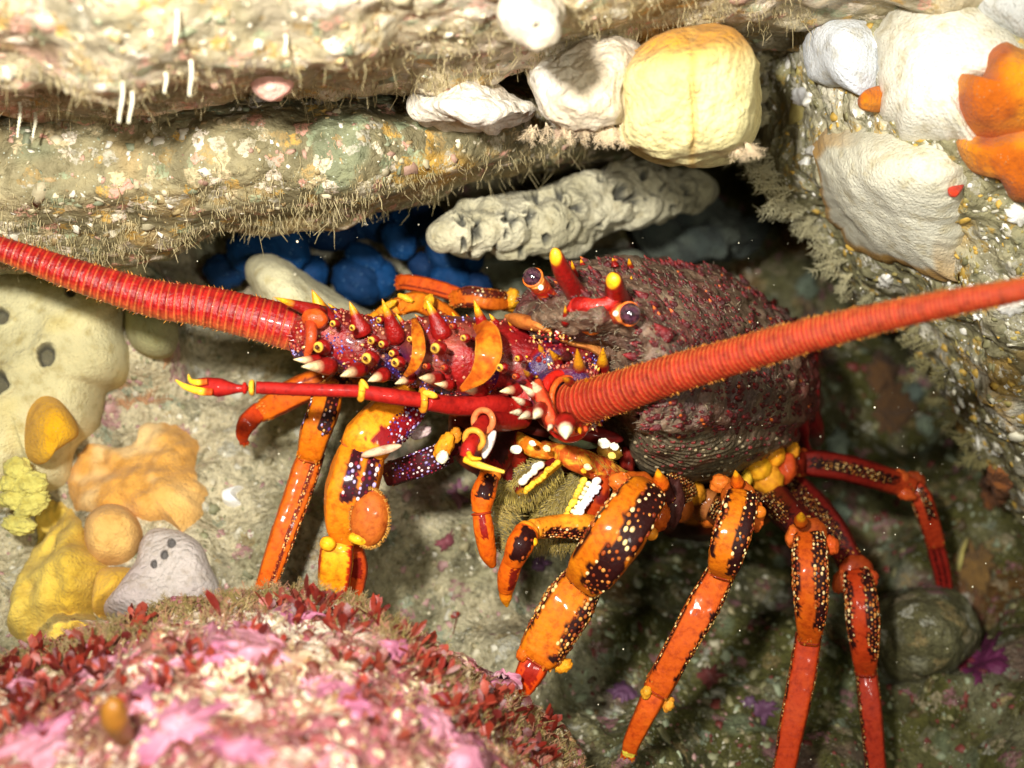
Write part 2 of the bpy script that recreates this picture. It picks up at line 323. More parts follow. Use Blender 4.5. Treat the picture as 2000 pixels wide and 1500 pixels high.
# ------------------------------------------------------------------ inflated outlines, patches, blobs
def inflate(outline, centre, dfun, bf, bb, nt=160, nr=44, disp=None, colf=None, power=2.0, holes=()):
    o = spline(outline, nt, True); c = np.array(centre, float)
    rr = np.sin(np.linspace(0, 1, nr) * math.pi / 2); r = np.concatenate([rr, rr[::-1][1:]]); side = np.concatenate([np.ones(nr), -np.ones(nr - 1)])
    px = c[0] + (o[:, 0] - c[0])[None] * r[:, None]; py = c[1] + (o[:, 1] - c[1])[None] * r[:, None]
    z = (1 - np.clip(r, 0, 1)**power)**(1 / power); off = np.where(side > 0, -z * bf, z * bb)[:, None] * np.ones_like(px)
    d = dfun(px, py) + off; G = P(px, py, d)
    e = norm(np.cross(np.roll(G, -1, 1) - np.roll(G, 1, 1), np.gradient(G, axis=0)))
    k = nr // 2
    if (e[k] * (CAM - G[k])).sum(-1).mean() < 0: e = -e
    q = G / S; h = disp(px, py, q, r[:, None] * np.ones_like(px), side[:, None] * np.ones_like(px)) if disp else np.zeros(px.shape)
    hm = np.zeros(px.shape)
    for hx, hy, hr in holes:
        g = np.hypot(px - hx, (py - hy) * (1 + .3 * math.sin(hx))) / hr * (1 + .22 * fbm(q, 1.2 / (hr * K), 2, int(hx) % 50)); f_ = (side[:, None] > 0)
        h = h - f_ * sm(1 - g, 0, .35) * hr * K * 3.0 + f_ * np.exp(-((g - 1.15) / .22)**2) * hr * K * .25; hm = np.maximum(hm, f_ * sm(1 - g, 0, .25))
    h = h.copy(); h[0] = h[0].mean(); h[-1] = h[-1].mean()
    G = G + e * (h * S)[..., None]
    Cc = colf(px, py, q, r[:, None] * np.ones_like(px), side[:, None] * np.ones_like(px))
    Cc = mix(Cc, C('#1c2224'), hm * .85)   # shade inside the pores put into the colour
    mb = MB(); mb.grid(G, Cc, wrap=True); return mb
def patch(name, outline, centre, hosts, thick, colf, label, cat, group=None, matn='sponge', nt=110, nr=34, lump=(.0, 10), holes=(), rimpow=3, sink=.012, soft=3, parent=None, jag=0.0, seed=0):
    o = spline(outline, nt, True); c = np.array(centre, float)
    if jag:
        th = np.linspace(0, 2*math.pi, nt, endpoint=False); w_ = fbm(np.stack([np.cos(th), np.sin(th), np.full(nt, seed * 1.7)], -1), 4, 4, seed); o = c + (o - c) * (1 + jag * w_)[:, None]
    r = np.linspace(0, 1, nr)**.8; px = c[0] + (o[:, 0] - c[0])[None] * r[:, None]; py = c[1] + (o[:, 1] - c[1])[None] * r[:, None]
    dd = np.full(px.shape, np.nan); ns = []
    for i in range(nr):
        for j in range(nt):
            if i == 0 and j > 0: dd[0, j] = dd[0, 0]; continue
            hh = ray(hosts, px[i, j], py[i, j])
            if hh is not None: dd[i, j] = (hh[0] - CAM).dot(FWD) / S; ns.append(hh[1])
    if not ns: return None
    dd = np.where(np.isnan(dd), np.nanmedian(dd), dd); dm = np.median(dd); dd = np.clip(dd, dm - .3, dm + .18)
    for _ in range(soft): dd[1:-1] = (dd[:-2] + dd[1:-1] + dd[2:]) / 3; dd = (np.roll(dd, 1, 1) + dd + np.roll(dd, -1, 1)) / 3
    if soft >= 12:                       # a sheet that bridges the small hollows of its rock
        X, Y = (px - c[0]) / 200, (py - c[1]) / 200; A = np.stack([X**i * Y**j for i in range(4) for j in range(4 - i)], -1).reshape(-1, 10); co, *_ = np.linalg.lstsq(A, dd.ravel(), rcond=None); ft = (A @ co).reshape(dd.shape)
        dd = ft + .25 * np.clip(dd - ft, -.03, .01) - .006; dd[0] = dd[0].mean()
    av = norm(np.mean(ns, axis=0)); tc_ = norm(CAM - P(np.array(c[0]), np.array(c[1]), np.array(dm))); av = norm(av + tc_ * .8)
    G = P(px, py, dd); q = G / S; R = r[:, None] * np.ones_like(px)
    h = thick * (1 - R**rimpow)**.5 - sink * R**8 + lump[0] * fbm(q, lump[1], 3, 17 + seed) * (1 - R**4)
    hm = np.zeros(px.shape)
    for hx, hy, hr in holes:
        g = np.hypot(px - hx, (py - hy) * (1 + .3 * math.sin(hx))) / hr * (1 + .22 * fbm(q, 1.2 / (hr * K), 2, int(hx) % 50)); hm = np.maximum(hm, sm(1 - g, 0, .3)); h = h - sm(1 - g, 0, .4) * hr * K * 2.5 + np.exp(-((g - 1.2) / .25)**2) * hr * K * .22
    h = h.copy(); h[0] = h[0].mean(); G = G + av * (h * S)[..., None]
    mb = MB(); mb.grid(G, mix(colf(px, py, q, R), C('#2a2826'), hm * .8), wrap=True); ob = mb.build(name, M[matn], parent); return (tag(ob, label, cat, group) if parent is None else ob), mb.bvh()  # pore hollows get their inner shade as colour
def blob(mb, px, py, d, rx, ry, rz, col, rot=0, lump=(.12, 3), seed=0, n=40, m=28):
    u = np.linspace(0, math.pi, m)[:, None]; v = np.linspace(0, 2*math.pi, n, endpoint=False)[None]
    x = np.sin(u) * np.cos(v); y = np.cos(u) * np.ones_like(v); z = np.sin(u) * np.sin(v); s3 = np.stack([x, y, z], -1)
    k = 1 + lump[0] * fbm(s3 + seed * 3.1, lump[1], 3, seed); x, y, z = x * k, y * k, z * k
    ca, sa = math.cos(rot), math.sin(rot); X = (x * rx * ca - y * ry * sa) * PX(d); Y = (x * rx * sa + y * ry * ca) * PX(d); Z = z * rz * PX(d)
    c = P(np.array(float(px)), np.array(float(py)), np.array(float(d))); G = c + X[..., None] * RGT - Y[..., None] * UPV - Z[..., None] * FWD
    col = np.asarray(col, float); cc = col if col.ndim > 1 else mix(col * .82, np.minimum(col * 1.12, 1), .5 + .5 * fbm(s3 + seed, 3, 3, seed + 5)); mb.grid(G, cc, wrap=True)
    return G
def flatcol(a, b, f=10, s=0):
    return lambda px, py, q, r, side=None: mix(a, b, sm(fbm(q, f, 3, s), -.3, .35))
# ------------------------------------------------------------------ boulders
def bould_d(px, py): return 1.33 + 0 * px + .00012 * (px - 1800) * -1 + .00018 * (py - 400)
out = [(1500,-160),(1478,60),(1490,200),(1480,330),(1520,400),(1575,440),(1620,500),(1665,560),(1745,610),(1800,690),(1845,770),(1880,850),(1930,930),(2000,1010),(2150,1100),(2450,1000),(2650,500),(2500,-100),(2100,-420),(1700,-380)]
def bd(px, py, q, r, s): return .022 * fbm(q, 5, 3, 91) + .016 * fbm(q, 14, 3, 94) + .012 * fbm(q, 40, 3, 97)
def bc(px, py, q, r, s):
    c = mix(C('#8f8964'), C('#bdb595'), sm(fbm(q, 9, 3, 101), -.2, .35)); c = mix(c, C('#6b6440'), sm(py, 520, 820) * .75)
    c = mix(c, C('#d8d2c0'), sm(fbm(q, 16, 3, 104), .15, .4) * .7); return mix(c, C('#c29a48'), sm(fbm(q, 13, 3, 108), .3, .45) * .6)
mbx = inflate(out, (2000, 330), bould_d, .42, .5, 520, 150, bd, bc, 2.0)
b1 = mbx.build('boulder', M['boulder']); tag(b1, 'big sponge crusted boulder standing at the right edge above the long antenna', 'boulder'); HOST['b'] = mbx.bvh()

edge = [(-500, 1420), (-200, 1330), (0, 1290), (200, 1225), (330, 1180), (450, 1165), (560, 1150), (680, 1160), (760, 1205), (850, 1260), (930, 1320), (1010, 1370), (1060, 1400), (1110, 1460), (1160, 1540), (1250, 1700)]
def edge_y(x): return np.interp(x, [e[0] for e in edge], [e[1] for e in edge])
nu, nv = 640, 300
xs = np.linspace(-500, 1240, nu); G = np.zeros((nu, nv, 3)); PXX = np.zeros((nu, nv)); PYY = np.zeros((nu, nv))
for i, x in enumerate(xs):
    e = float(edge_y(x)); xr = interp1(x, [-500, 900, 1240], [0, .03, .16])
    pr = spline([(e + 330, 1.35), (e + 150, 1.15), (e + 30, 1.02), (e, .95), (e + 22, .87 + xr*.3), (e + 90, .76 + xr), (e + 200, .66 + xr), (e + 340, .58 + xr), (e + 620, .50 + xr)], nv)
    G[i] = P(np.full(nv, x), pr[:, 0], pr[:, 1]); PXX[i] = x; PYY[i] = pr[:, 0]
n_ = norm(smooth2(norm(np.cross(np.gradient(G, axis=0), np.gradient(G, axis=1))), 4)); n_ *= np.sign((n_ * (CAM - G)).sum(-1).mean())
q = G / S; G = G + n_ * ((.018 * fbm(q, 6, 3, 111) + .014 * fbm(q, 16, 3, 114) + .009 * fbm(q, 45, 3, 117) + .010 * sm(fbm(q, 22, 2, 119), .1, .5)) * S)[..., None]
c = mix(C('#7a4a40'), C('#a88468'), sm(fbm(q, 10, 3, 121), -.25, .3)); c = mix(c, C('#a85a70'), sm(fbm(q, 9, 3, 124), -.1, .25) * .8)
c = mix(c, C('#8c4034'), sm(fbm(q, 17, 3, 127), .1, .4) * .6); c = mix(c, C('#dccba6'), sm(fbm(q, 16, 3, 129), .12, .36) * .75)
c = mix(c, C('#efe7cf'), sm(1 - np.abs(PYY - (edge_y(PXX) + 45)) / 55, 0, .7) * sm(PXX, 330, 480) * sm(760 - PXX, 0, 120) * .8); c = mix(c, C('#7c7444'), sm(PXX, 880, 1080) * .8)
mb = MB(); mb.grid(G, c); b2 = mb.build('boulder', M['pinkrock']); tag(b2, 'pink and cream encrusted boulder in the lower left foreground with red seaweed', 'boulder'); HOST['p'] = mb.bvh()
# thin rear shell so the boulder has a back side
mbx = inflate([(1690,1230),(1720,1175),(1780,1152),(1850,1158),(1905,1195),(1915,1260),(1850,1330),(1740,1330)], (1810, 1245), lambda a, b: 1.40 + 0*a, .16, .2, 160, 50,
              lambda px, py, q, r, s: .012 * fbm(q, 12, 3, 131) + .008 * fbm(q, 40, 3, 134), lambda px, py, q, r, s: mix(mix(C('#66613f'), C('#8a8562'), sm(fbm(q, 14, 3, 136), -.2, .4)), C('#b5b39c'), sm(fbm(q, 30, 3, 137), .3, .5) * .5))
tag(mbx.build('stone', M['floor']), 'rounded olive stone half hiding the tip of the hindmost right leg', 'stone')
HF = [HOST['floor']]; HB = [HOST['b']]; HP = [HOST['p']]; HT = [HOST['top'], HOST['mid']]

# ------------------------------------------------------------------ sponges and crusts
def cream_col(px, py, q, r, s=None):
    c = mix(C('#bdb387'), C('#d9d0a2'), sm(fbm(q, 8, 3, 141), -.3, .35)); return mix(c, C('#d3bd6c'), sm(fbm(q, 14, 3, 143), .15, .45) * .5)
_, CS = patch('cream_sponge', [(-420,480),(-200,470),(0,500),(120,500),(200,498),(262,500),(284,530),(270,580),(246,640),(258,700),(240,750),(205,770),(190,830),(150,880),(135,940),(90,960),(60,920),(20,985),(-60,1010),(-260,1040),(-420,800)], (20, 740), HF, .075, cream_col,
    'broad smooth cream sponge with round dark pores below the left antenna', 'sponge', nt=460, nr=150, lump=(.022, 5), holes=[(106, 714, 18), (20, 643, 20), (150, 594, 12), (28, 530, 20), (8, 765, 32)], rimpow=5, soft=14, jag=.03)
mbx = inflate([(250,590),(290,582),(330,600),(345,650),(335,690),(300,700),(262,680),(245,640)], (298, 645), lambda a, b: 1.2 + 0*a, .07, .1, 120, 40, lambda px, py, q, r, s: .006 * fbm(q, 9, 3, 148), flatcol(C('#7f7d55'), C('#a39f70'), 14), 2.2)
tag(mbx.build('cream_sponge', M['sponge']), 'small rounded olive grey sponge in the left antenna\'s shade', 'sponge')
mbx2 = inflate([(480,530),(488,505),(515,493),(545,498),(585,524),(625,552),(690,590),(770,628),(860,680),(850,740),(740,740),(640,700),(560,660),(510,610),(496,570)], (600, 610), lambda a, b: 1.24 + .00025 * (a - 500), .11, .1, 200, 70,
    lambda px, py, q, r, s: .008 * fbm(q, 8, 3, 151) + .002 * fbm(q, 60, 2, 152), flatcol(C('#c2b98f'), C('#d8d0a8'), 9), 2.1)
tag(mbx2.build('finger_sponge', M['sponge']), 'pale cream finger shaped sponge pointing up left between blue sponges', 'sponge')
r1 = patch('yellow_sponge', [(48,880),(52,810),(78,775),(112,778),(140,810),(148,838),(120,858),(88,880),(66,905)], (95, 835), [CS] + HF + [HOST['p']], .055, flatcol(C('#d39a12'), C('#e6b52a'), 12), 'bright yellow rounded sponge left of the peach crust', 'sponge', nt=90, lump=(.008, 10))
peach = lambda px, py, q, r: mix(mix(C('#d69c48'), C('#e6b970'), sm(fbm(q, 12, 3, 161), -.3, .35)), C('#eed29a'), sm(fbm(q, 22, 3, 163), .1, .4) * .6)
patch('encrusting_sponge', [(125,960),(138,890),(170,862),(220,868),(262,856),(278,828),(330,822),(372,838),(390,870),(385,920),(400,960),(398,990),(365,1038),(330,1020),(280,1015),(230,1010),(170,1000)], (270, 935), HF + HP, .02, peach, 'peach orange encrusting sponge with lobed edge', 'sponge', soft=12, lump=(.022, 24), nt=260, nr=80, jag=.12)
patch('encrusting_sponge', [(165,1060),(170,1010),(210,985),(255,995),(280,1040),(270,1080),(235,1104),(190,1100)], (222, 1045), HF + HP, .045, flatcol(C('#d29a4c'), C('#deb066'), 14), 'smooth round tan orange sponge disc', 'sponge', lump=(.004, 12))
patch('lumpy_sponge', [(20,1200),(30,1130),(60,1080),(72,1040),(70,990),(110,975),(150,1000),(175,1060),(210,1110),(205,1150),(180,1200),(150,1235),(80,1260),(30,1250)], (110, 1120), HF + HP, .035, flatcol(C('#c8a028'), C('#dfc056'), 12), 'lumpy mustard yellow sponge at the left above the pink boulder', 'sponge', lump=(.06, 16), holes=[(123, 1078, 9)], nt=240, nr=80, jag=.12)
patch('lumpy_sponge', [(195,1150),(205,1110),(255,1108),(272,1118),(255,1150),(225,1185),(196,1210)], (225, 1150), HF + HP, .04, flatcol(C('#cfa02c'), C('#e2b64c'), 12), 'small golden sponge flap beside the lilac sponge', 'sponge', lump=(.02, 14))
grp = 'pale yellow sponge lobes'
for i, (x, y, a, b, t) in enumerate([(35,915,26,22,.3),(60,945,34,24,-.2),(28,975,30,20,.2),(62,985,36,22,-.5),(38,1025,32,18,.2),(20,945,20,18,0)]):
    mb = MB(); blob(mb, x, y, 1.09, a, b, 24, C('#cfc468'), t, lump=(.35, 3), seed=i); ob = mb.build('yellow_lobe', M['sponge'])
    tag(ob, 'pale yellow sponge lobe in the cluster at the left edge', 'sponge', grp)
lil = lambda px, py, q, r: mix(mix(C('#b9a7a6'), C('#cfc3bb'), sm(fbm(q, 12, 3, 171), -.3, .3)), C('#a9adb6'), sm(fbm(q, 9, 3, 173), .0, .4) * .5)
patch('lilac_sponge', [(200,1200),(225,1150),(262,1100),(275,1055),(300,1030),(350,1035),(390,1060),(412,1110),(440,1170),(400,1200),(300,1215)], (320, 1130), HF, .04, lil, 'pale lilac speckled sponge with three small round pores', 'sponge', soft=12, matn='sponge_rough', lump=(.008, 20), holes=[(343, 1070, 9), (331, 1094, 8), (312, 1112, 7)], nt=240, nr=80)
patch('white_shell', [(438,985),(436,965),(452,955),(478,950),(462,966),(472,985),(455,992)], (452, 973), HF, .02, flatcol(C('#f4f2ea'), C('#ffffff'), 20), 'small bright white shell fragment on the grey rock', 'shell', matn='white')
# blue sponge balls
bl = [(500,500,60,48),(440,530,42,34),(560,480,55,40),(640,455,60,36),(605,535,36,40),(735,440,60,30),(800,445,50,36),(840,425,50,28),(712,505,42,28),(700,548,54,46),(738,545,40,40),(825,520,28,26),(880,548,42,38),(870,500,42,32),(915,505,32,34),(932,560,30,28),(780,470,40,30),(690,440,48,26),(540,520,40,36)]
cols = ['#0c3a68', '#0b3158', '#0f4274', '#0d2b50']
for i, (x, y, a, b) in enumerate(bl):
    mb = MB(); d = 1.33 + .05 * rng.random() + (.05 if y < 470 else 0); blob(mb, x, y, d, a, b, min(a, b), C(cols[i % 4]), rng.random(), lump=(.14, 4), seed=i + 20)
    pos = 'beneath the hairy ledge' if y < 475 else ('right of the cream finger sponge' if x > 600 else 'left of the cream finger sponge')
    tag(mb.build('blue_sponge', M['blue']), 'dark blue rounded sponge ball clustered ' + pos, 'sponge', 'blue sponge balls ' + pos)
# porous white sponge
def por_c(px, py, q, r, s): return mix(mix(C('#c4bc9a'), C('#e0d8b8'), sm(fbm(q, 18, 3, 181), -.3, .2)), C('#aaa480'), sm(px, 1220, 1380) * .7)
def por_d(px, py, q, r, s):
    return .010 * fbm(q, 8, 2, 183) + .030 * np.minimum(np.abs(fbm(q, 24, 2, 184)), .4) + .006 * np.abs(fbm(q, 40, 2, 185))
hol = [(990,430,13),(1030,432,10),(1130,405,9),(1205,378,12),(1290,355,13),(1255,345,8),(960,470,7),(1060,460,8),(1100,440,8),(1170,360,8),(1340,362,9),(1015,478,7),(920,455,7),(1240,395,7)]
hol += [(float(x), 418 - .19 * (x - 1000) + rng.normal(0, 26), rng.uniform(3.5, 9)) for x in rng.uniform(885, 1360, 60)]
mbx = inflate([(862,462),(878,440),(905,420),(960,405),(1050,392),(1110,362),(1180,342),(1260,330),(1340,342),(1385,372),(1350,408),(1270,430),(1200,440),(1160,462),(1110,490),(1060,492),(1000,488),(930,480),(885,470)], (1090, 425), lambda a, b: 1.26 + .00045 * (a - 1090), .06, .12, 460, 130, por_d, por_c, 2.2, holes=hol)
tag(mbx.build('porous_sponge', M['sponge_rough']), 'knobbly off white porous sponge hanging above the eyes of the lobster', 'sponge')
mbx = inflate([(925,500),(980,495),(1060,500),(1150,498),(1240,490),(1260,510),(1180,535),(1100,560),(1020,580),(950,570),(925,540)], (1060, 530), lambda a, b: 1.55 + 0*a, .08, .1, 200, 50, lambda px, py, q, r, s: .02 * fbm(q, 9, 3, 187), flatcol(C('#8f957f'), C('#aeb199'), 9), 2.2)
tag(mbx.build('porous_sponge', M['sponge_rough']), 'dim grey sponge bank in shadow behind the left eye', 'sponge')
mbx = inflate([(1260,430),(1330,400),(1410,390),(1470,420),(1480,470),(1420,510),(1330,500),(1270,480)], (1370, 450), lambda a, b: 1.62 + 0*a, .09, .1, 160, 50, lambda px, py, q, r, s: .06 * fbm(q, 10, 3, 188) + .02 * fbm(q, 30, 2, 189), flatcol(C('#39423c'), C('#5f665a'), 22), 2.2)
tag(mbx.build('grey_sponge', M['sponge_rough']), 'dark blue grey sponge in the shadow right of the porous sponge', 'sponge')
# yellow hanging sponge and its pale neighbours on the ledge
def yel_d(px, py, q, r, s): return .010 * fbm(q, 7, 3, 191) + .004 * fbm(q * [1, 1, .3], 30, 3, 193) + .012 * (.3 - np.abs(fbm(q, 16, 3, 194))) + .004 * fbm(q, 44, 2, 198) - .003 * np.exp(-((px - 1352 - 4 * np.sin(py / 30)) / 5)**2) * sm(py, 130, 160) * sm(300 - py, 0, 30)
def yel_c(px, py, q, r, s):
    c = mix(C('#e2cf86'), C('#f0e3a4'), sm(fbm(q, 10, 3, 195), -.3, .3)); c = mix(c, C('#cf9012'), sm(165 - py + 30 * fbm(q, 12, 3, 196), 10, 80)); return mix(c, C('#d0a040'), np.exp(-((px - 1352) / 8)**2) * .6)
mbx = inflate([(1210,262),(1225,180),(1235,120),(1300,70),(1400,45),(1450,70),(1468,130),(1472,200),(1462,262),(1430,300),(1370,316),(1310,314),(1250,292)], (1345, 190), lambda a, b: .93 + .0002 * (b - 190), .11, .12, 260, 90, yel_d, yel_c, 3.4)
tag(mbx.build('yellow_sponge', M['sponge_rough']), 'large pale yellow ribbed sponge hanging from the ledge', 'sponge')
def pale_c(px, py, q, r, s): return mix(C('#d9c9ae'), C('#f2ead9'), sm(fbm(q, 14, 3, 201), -.3, .2))
for k, (ol, ce, lab) in enumerate([
    ([(1035,120),(1080,80),(1160,78),(1215,110),(1232,170),(1215,235),(1170,262),(1110,250),(1060,220),(1035,180)], (1130,170), 'overexposed cream white sponge knob left of the yellow sponge'),
    ([(815,205),(850,180),(930,175),(1000,190),(1040,215),(1020,245),(960,262),(900,250),(850,235)], (930,215), 'white wavy sponge flap hanging under the ledge with thin filaments'),
    ([(1000,20),(1040,0),(1080,15),(1075,60),(1045,82),(1010,65)], (1040,40), 'small blown out white sponge knob high on the ledge')]):
    mbx = inflate(ol, ce, lambda a, b: .90 + (.06 if k == 1 else (-.18 if k == 2 else 0)) + 0*a, .07, .1, 160, 50, lambda px, py, q, r, s: .022 * fbm(q, 12, 3, 203 + k) + .014 * fbm(q, 34, 3, 204), pale_c, 2.3)
    tag(mbx.build('white_sponge', M['sponge_rough']), lab, 'sponge')
patch('pink_sponge', [(485,165),(505,150),(545,148),(578,160),(570,178),(535,190),(500,185)], (530, 168), HT, .012, flatcol(C('#e8a898'), C('#f2c8b8'), 20), 'small salmon pink crust on the upper ledge', 'sponge', lump=(.01, 20))
patch('pink_sponge', [(480,190),(498,182),(515,190),(512,208),(490,210)], (497, 196), HT, .008, flatcol(C('#e9dccb'), C('#f6efe4'), 20), 'tiny white crust below the salmon pink one on the ledge', 'sponge')
# right boulder growth
gc = flatcol(C('#b5b29c'), C('#cbc8b4'), 9)
def plate_c(px, py, q, r):
    c = mix(C('#ccc7b0'), C('#e2deca'), sm(fbm(q, 9, 3, 211), -.3, .35)); return mix(c, C('#c9983a'), sm(r + .10 * fbm(q, 12, 3, 213), .74, .84) * sm(1700 - px + .9 * (py - 350), -80, 60))
patch('plate_sponge', [(1592,262),(1650,250),(1730,256),(1810,275),(1870,330),(1880,400),(1872,470),(1866,545),(1780,530),(1700,505),(1640,462),(1602,410),(1590,330)], (1725, 380), HB, .022, plate_c, 'large flat cream grey sponge plate with mustard rim', 'sponge', soft=60, matn='sponge', lump=(.006, 22), nt=260, nr=80, jag=.12)
patch('plate_sponge', [(1716,30),(1800,-30),(1910,-10),(1980,70),(1960,130),(1900,160),(1890,220),(1905,290),(1840,270),(1760,262),(1714,215),(1708,110)], (1820, 120), HB, .02, flatcol(C('#cdc8b4'), C('#e4e0d0'), 9, 3), 'warm grey sponge sheet above the mustard rimmed plate', 'sponge', soft=60, matn='sponge', lump=(.009, 20), nt=240, nr=70, jag=.14)
patch('plate_sponge', [(1585,60),(1610,25),(1660,20),(1700,50),(1712,110),(1715,160),(1700,195),(1650,170),(1600,165),(1580,120)], (1648, 105), HB, .035, flatcol(C('#cfd4da'), C('#e8ecf0'), 9, 4), 'bluish white smooth sponge at the top of the right boulder', 'sponge', soft=12, lump=(.006, 20), nt=200, nr=60, jag=.08)
patch('plate_sponge', [(1890,-30),(2000,-60),(2140,0),(2120,100),(2030,90),(1960,60),(1905,30)], (2010, 20), HB, .03, flatcol(C('#b4b6b2'), C('#d0d2d0'), 9, 5), 'grey sponge sheet in the top right corner', 'sponge', matn='sponge_rough', lump=(.012, 12))
oc = flatcol(C('#b85a04'), C('#dc8a10'), 30)
patch('orange_sponge', [(1862,145),(1890,150),(1918,146),(1925,100),(1960,78),(2010,95),(2140,100),(2180,235),(2000,262),(1930,275),(1880,245),(1862,190)], (1985, 180), HB, .03, oc, 'upper vivid orange sponge lobe at the right edge', 'sponge', soft=12, lump=(.008, 18), nt=160, nr=50, jag=.03)
patch('orange_sponge', [(1872,268),(1930,262),(2000,248),(2140,240),(2180,420),(2030,400),(1975,392),(1950,352),(1900,338),(1872,305)], (1990, 310), HB, .03, oc, 'lower vivid orange sponge lobe at the right edge', 'sponge', soft=12, lump=(.008, 18), nt=160, nr=50, jag=.03)
patch('orange_sponge', [(1702,190),(1722,165),(1735,185),(1722,218),(1705,215)], (1718, 192), HB, .03, oc, 'tiny orange sponge patch between the pale plates', 'sponge')
patch('red_sponge', [(1852,352),(1868,348),(1885,356),(1876,370),(1856,368)], (1867, 359), HB, .025, flatcol(C('#c03010'), C('#d84020'), 20), 'tiny scarlet sponge dot on the right boulder', 'sponge')
for x, y, s_, lab in [(1568,192,26,'white shell flake at the boulder left shoulder beside the hydroids'),(1590,295,16,'narrow white shell splinter left of the rimmed plate'),(1568,312,20,'small white shell flake under the boulder shoulder'),(1815,530,26,'white shell chip on the boulder above the antenna'),(1730,548,20,'white shell chip on the boulder lower rim'),(1728,85,24,'long white shell fragment right of the bluish sponge'),(1910,618,12,'tiny white shell dot right below the antenna'),(1980,590,40,'large white patch at the right edge under the antenna'),(1990,420,26,'white shell rim below the orange sponge')]:
    ol = [(x + s_ * math.cos(a) * (.75 + .5 * rng.random()), y + s_ * .8 * math.sin(a) * (.75 + .5 * rng.random())) for a in np.linspace(0, 2*math.pi, 7, endpoint=False)]
    patch('white_shell', ol, (x, y), HB, .005, flatcol(C('#efece2'), C('#ffffff'), 20), lab, 'shell', matn='white', nt=50, nr=14, lump=(.01, 30), jag=.4, seed=int(x) % 50)
# lumps along the dark back wall
for x, y, s_, cc, lab in [(1640,870,24,'#a9b9a4','pale grey green growth low in the dark crevice'),(1640,1010,26,'#82907a','pale growth under the hindmost leg'),(1790,770,18,'#76877a','small pale teal growth in the dark crevice'),(1810,830,16,'#8c9a80','dim pale growth below the teal one'),(1575,560,22,'#8b9a82','dim pale growth beside the top of the carapace'),
        (1945,950,30,'#9a5a22','rusty brown sponge lump at the far right'),(1905,1110,40,'#8f6a34','brown sponge lump behind the round stone'),(1740,800,40,'#6b4a26','dull brown sponge deep in the crevice'),(1720,730,34,'#6f4c28','second dull brown sponge deep in the crevice')]:
    ol = [(x + s_ * math.cos(a) * (.8 + .4 * rng.random()), y + 1.25 * s_ * math.sin(a) * (.8 + .4 * rng.random())) for a in np.linspace(0, 2*math.pi, 7, endpoint=False)]
    patch('small_sponge', ol, (x, y), HF + HB, .018, flatcol(C(cc) * .8, C(cc), 14), lab, 'sponge', matn='sponge_rough', nt=90, nr=24, lump=(.02, 26), jag=.45, seed=int(x) % 40)
patch('yellow_worm', [(1868,1085),(1878,1060),(1890,1052),(1888,1072),(1878,1098),(1874,1120),(1866,1110)], (1877, 1085), HF + HB, .03, flatcol(C('#b9a850'), C('#cfc070'), 20), 'thin curved pale yellow growth above the round stone', 'worm', nt=60, nr=14)
for x, y, s_, cc, lab in [(1215,1350,30,'#775070','mauve coralline patch left of the long orange leg'),(1490,1385,22,'#6c4662','small mauve patch between the two front right legs'),(1920,1300,44,'#6a2a50','dark magenta coralline patch at the lower right'),(1880,1285,26,'#6e2030','wine red crust left of the magenta patch'),(1385,1320,24,'#6a3230','dull wine red patch on the floor'),(1745,1295,13,'#c9c49c','pale round shell left of the dark magenta patch'),
        (1465,1370,14,'#644862','tiny mauve fleck on the floor'),(900,968,26,'#946478','soft pink patch below the mouthparts'),(870,1060,22,'#94505a','rose patch on the rock behind the feelers'),(1055,1100,20,'#74506e','mauve patch behind the small hooked limb')]:
    ol = [(x + s_ * math.cos(a) * (.6 + .8 * rng.random()), y + s_ * math.sin(a) * (.6 + .8 * rng.random())) for a in np.linspace(0, 2*math.pi, 8, endpoint=False)]
    patch('coralline_crust', ol, (x, y), HF, .004, flatcol(C(cc) * .8, C(cc), 24), lab, 'crust', matn='crust', nt=110, nr=24, lump=(.014, 34), jag=.7, seed=int(x) % 50, sink=.008)
# pink crusts on the foreground boulder
def pk(px, py, q, r): return mix(mix(C('#a4607a'), C('#bb8290'), sm(fbm(q, 20, 3, 221), -.3, .3)), C('#e0bcc0'), sm(r, .88, .96) * .8)
for x, y, a, b, t, lab in [(415,1265,52,28,-.4,'long pink coralline crust high on the foreground boulder'),(515,1262,44,32,.5,'pink coralline crust with pale rim right of the long one'),(915,1465,36,34,.3,'bright pink rounded crust at the bottom centre'),(620,1335,28,26,0,'pink crust in the middle of the foreground boulder'),(330,1420,60,34,-.5,'broad pink crust near the bottom left'),(80,1445,50,36,-.6,'pink crust in the bottom left corner'),(280,1360,32,20,-1.2,'narrow pink crust beside the brown seaweed bulb'),
        (775,1270,22,15,.4,'small pink crust below the red seaweed fringe'),(690,1370,30,18,.5,'small rosy crust right of centre on the boulder'),(985,1330,22,16,.2,'small pink crust by the foot of the thick orange leg'),(580,1200,34,16,.1,'pale pink crust on the boulder crest'),(40,1340,20,26,0,'pink knob at the far left of the foreground boulder'),(200,1300,34,18,-.4,'faint pink crust at the boulder left slope'),(850,1420,30,22,.6,'rose crust above the bright rounded one'),(480,1470,50,22,.2,'pink crust at the bottom edge')]:
    ol = []
    for u in np.linspace(0, 2*math.pi, 9, endpoint=False):
        k = .7 + .6 * rng.random(); a_, b_ = a * 1.15, b * 1.15; X = a * 1.45 * math.cos(u) * k; Y = b * 1.35 * math.sin(u) * k; ol.append((x + X * math.cos(t) - Y * math.sin(t), y + X * math.sin(t) + Y * math.cos(t)))
    patch('coralline_crust', ol, (x, y), HP, .005, pk, lab, 'crust', matn='crust', nt=140, nr=30, lump=(.008, 30), jag=.5, seed=int(x) % 40, sink=.006)
